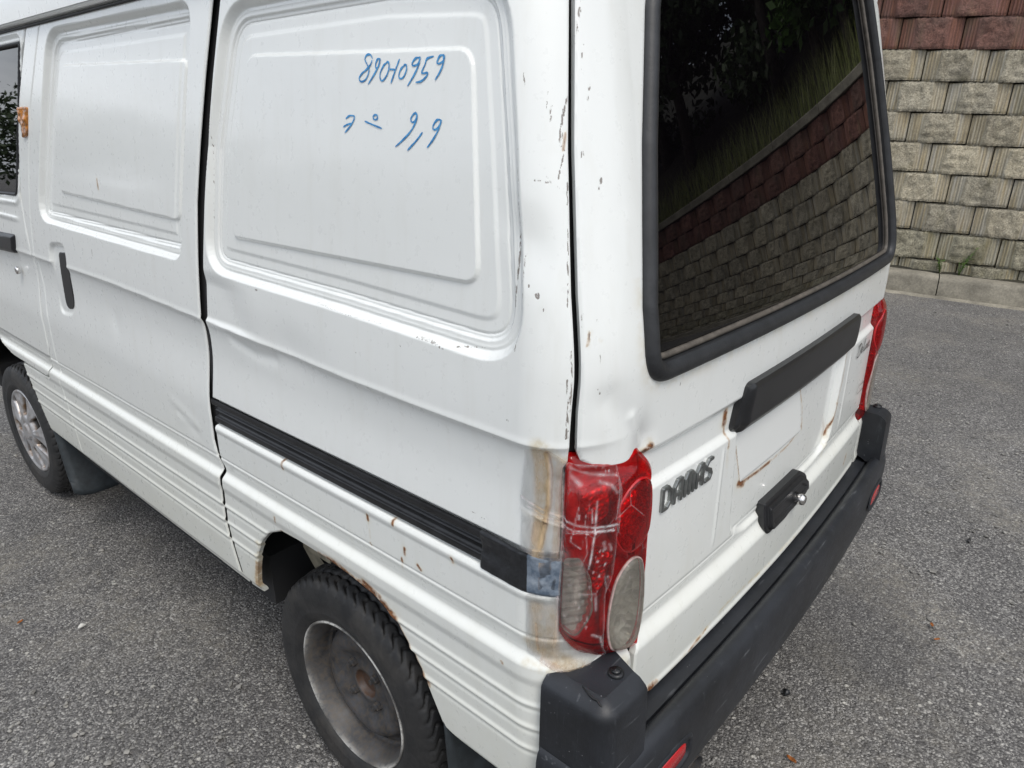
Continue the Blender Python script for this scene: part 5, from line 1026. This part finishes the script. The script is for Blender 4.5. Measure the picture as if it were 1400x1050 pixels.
# weeds at the foot of the wall -------------------------------------------------
def weed(s, off, h, seed, label):
    rs = np.random.default_rng(seed); w = empty('weed', wp(s, off, .17)); c = MB(); V, F, k = [], [], 0
    for i in range(5):
        a = rs.uniform(0, 6.28); e = np.array([math.cos(a) * h * .35, math.sin(a) * h * .35, h * rs.uniform(.6, 1.)]); c.tube([(0, 0, 0), tuple(e * [.4, .4, .6]), tuple(e)], [.003, .0025, .001], 5)
        for j in range(11):
            t = rs.uniform(.25, 1); p = e * [t * .9, t * .9, t]; d = np.array([math.cos(j * 2.4), math.sin(j * 2.4), .35]); d /= np.linalg.norm(d); q = np.cross(d, [0, 0, 1]); l = .034 * rs.uniform(.6, 1.2)
            V += [tuple(p), tuple(p + d * l * .5 + q * l * .22), tuple(p + d * l), tuple(p + d * l * .5 - q * l * .22)]; F.append((k, k + 1, k + 2, k + 3)); k += 4
    c.build('stem', MAT['weed'], w); link('leaves', mesh('leaves', V, F, smooth=False), MAT['weed'], w); tag(w, label, 'weed')
weed(.04, .045, .26, 3, 'bright green weed growing between kerb and wall beside the van')
weed(-.10, .03, .17, 8, 'smaller green weed sprouting left of the taller weed at the wall foot')

# litter and loose stones ---------------------------------------------------------
def leaf_item(x, y, rz, sz, label, material='deadleaf', cat='leaf', name='dry_leaf'):
    n, m = 7, 5; V = []
    for i in range(n):
        t = i / (n - 1); w = math.sin(math.pi * min(1, t * 1.02)) ** .7 * .42
        for j in range(m):
            q = (j / (m - 1) - .5) * 2; V.append((sz * (t - .5), sz * w * q * .5, .006 + sz * (.16 * q * q + .12 * (t - .5) ** 2)))
    o = link(name, mesh(name, V, gridfaces(n, m)), MAT[material]); o.location = (x, y, float(gz(x, y))); o.rotation_euler = (.1, .15, rz); s_ = o.modifiers.new('t', 'SOLIDIFY'); s_.thickness = .001; tag(o, label, cat)
leaf_item(-.973, 1.775, .6, .020, 'small orange dry leaf on the asphalt beside the van, left of its rear wheel')
leaf_item(.030, -.110, 1.2, .026, 'orange brown dry leaf on the asphalt behind the rear bumper')
leaf_item(.757, -.249, .3, .020, 'tan dry leaf scrap on the asphalt right of the bumper')
leaf_item(.70, -.275, 2.3, .016, 'paler of the two leaf scraps lying close together right of the bumper')
c = MB(); c.tube([(-.014, 0, .004), (0, .002, .005), (.014, 0, .004)], [.004, .0045, .003], 8); o = c.build('twig_piece', MAT['black']); o.location = (1.344, -.249, float(gz(1.344, -.249))); tag(o, 'small black stick fragment alone on the asphalt at right', 'stick')
c = MB(); c.tube([(-.010, 0, .005), (0, .003, .007), (.011, 0, .005)], [.003, .007, .003], 7); g = G('pale pebble'); g.p(Base_Color=(.55, .54, .5), Roughness=.8); MAT['pale'] = g.m; o = c.build('pebble', MAT['pale']); o.location = (-.86, 1.619, float(gz(-.86, 1.619))); tag(o, 'pale elongated pebble on the asphalt at left, near the orange leaf', 'pebble')
c = MB(); c.tube([(-.010, 0, .006), (0, .001, .010), (.010, 0, .006)], [.004, .010, .004], 8); o = c.build('pebble', MAT['black']); o.location = (.224, -.026, 0); tag(o, 'dark bluish pebble on the asphalt just behind the bumper', 'pebble')
def chip(r):
    P = r.normal(size=(7, 3)); P /= np.linalg.norm(P, axis=1, keepdims=True); return P
bm_V, bm_F, k = [], [], 0; rs = np.random.default_rng(12); ico_t = (1 + 5 ** .5) / 2
IC = nrm(np.array([(-1, ico_t, 0), (1, ico_t, 0), (-1, -ico_t, 0), (1, -ico_t, 0), (0, -1, ico_t), (0, 1, ico_t), (0, -1, -ico_t), (0, 1, -ico_t), (ico_t, 0, -1), (ico_t, 0, 1), (-ico_t, 0, -1), (-ico_t, 0, 1)], float)); IF = np.array([(0, 11, 5), (0, 5, 1), (0, 1, 7), (0, 7, 10), (0, 10, 11), (1, 5, 9), (5, 11, 4), (11, 10, 2), (10, 7, 6), (7, 1, 8), (3, 9, 4), (3, 4, 2), (3, 2, 6), (3, 6, 8), (3, 8, 9), (4, 9, 5), (2, 4, 11), (6, 2, 10), (8, 6, 7), (9, 8, 1)])
VV, FF = [], []
n = 0
while n < 13000:
    x, y = rs.uniform(-1.9, 5.2), rs.uniform(-1.4, 4.5)
    if (x > 2.2 and y > 1.5) or (abs(x) < .6 and y > .4): continue
    dens = .35 + 1.3 * float(vn(x * 1.6, y * 1.6, 0., 4)) + .8 * float(vn(x * 5, y * 5, 0., 6))
    if rs.uniform() > dens: continue
    s = .0014 + .0019 * rs.exponential(.8); s = min(s, .0085); V = IC * (1 + .25 * rs.normal(size=(12, 1))) * s * np.array([1.2, .9, .6]); a = rs.uniform(0, 6.28); R = np.array([[math.cos(a), -math.sin(a), 0], [math.sin(a), math.cos(a), 0], [0, 0, 1]])
    VV.append(V @ R.T + [x, y, float(gz(x, y)) + s * .35]); FF.append(IF + n * 12); n += 1
tag(link('gravel', mesh('gravel', np.concatenate(VV), T=np.concatenate(FF), smooth=False), MAT['stone']), 'loose grit and small stone chips scattered over the asphalt', 'gravel', kind='stuff')
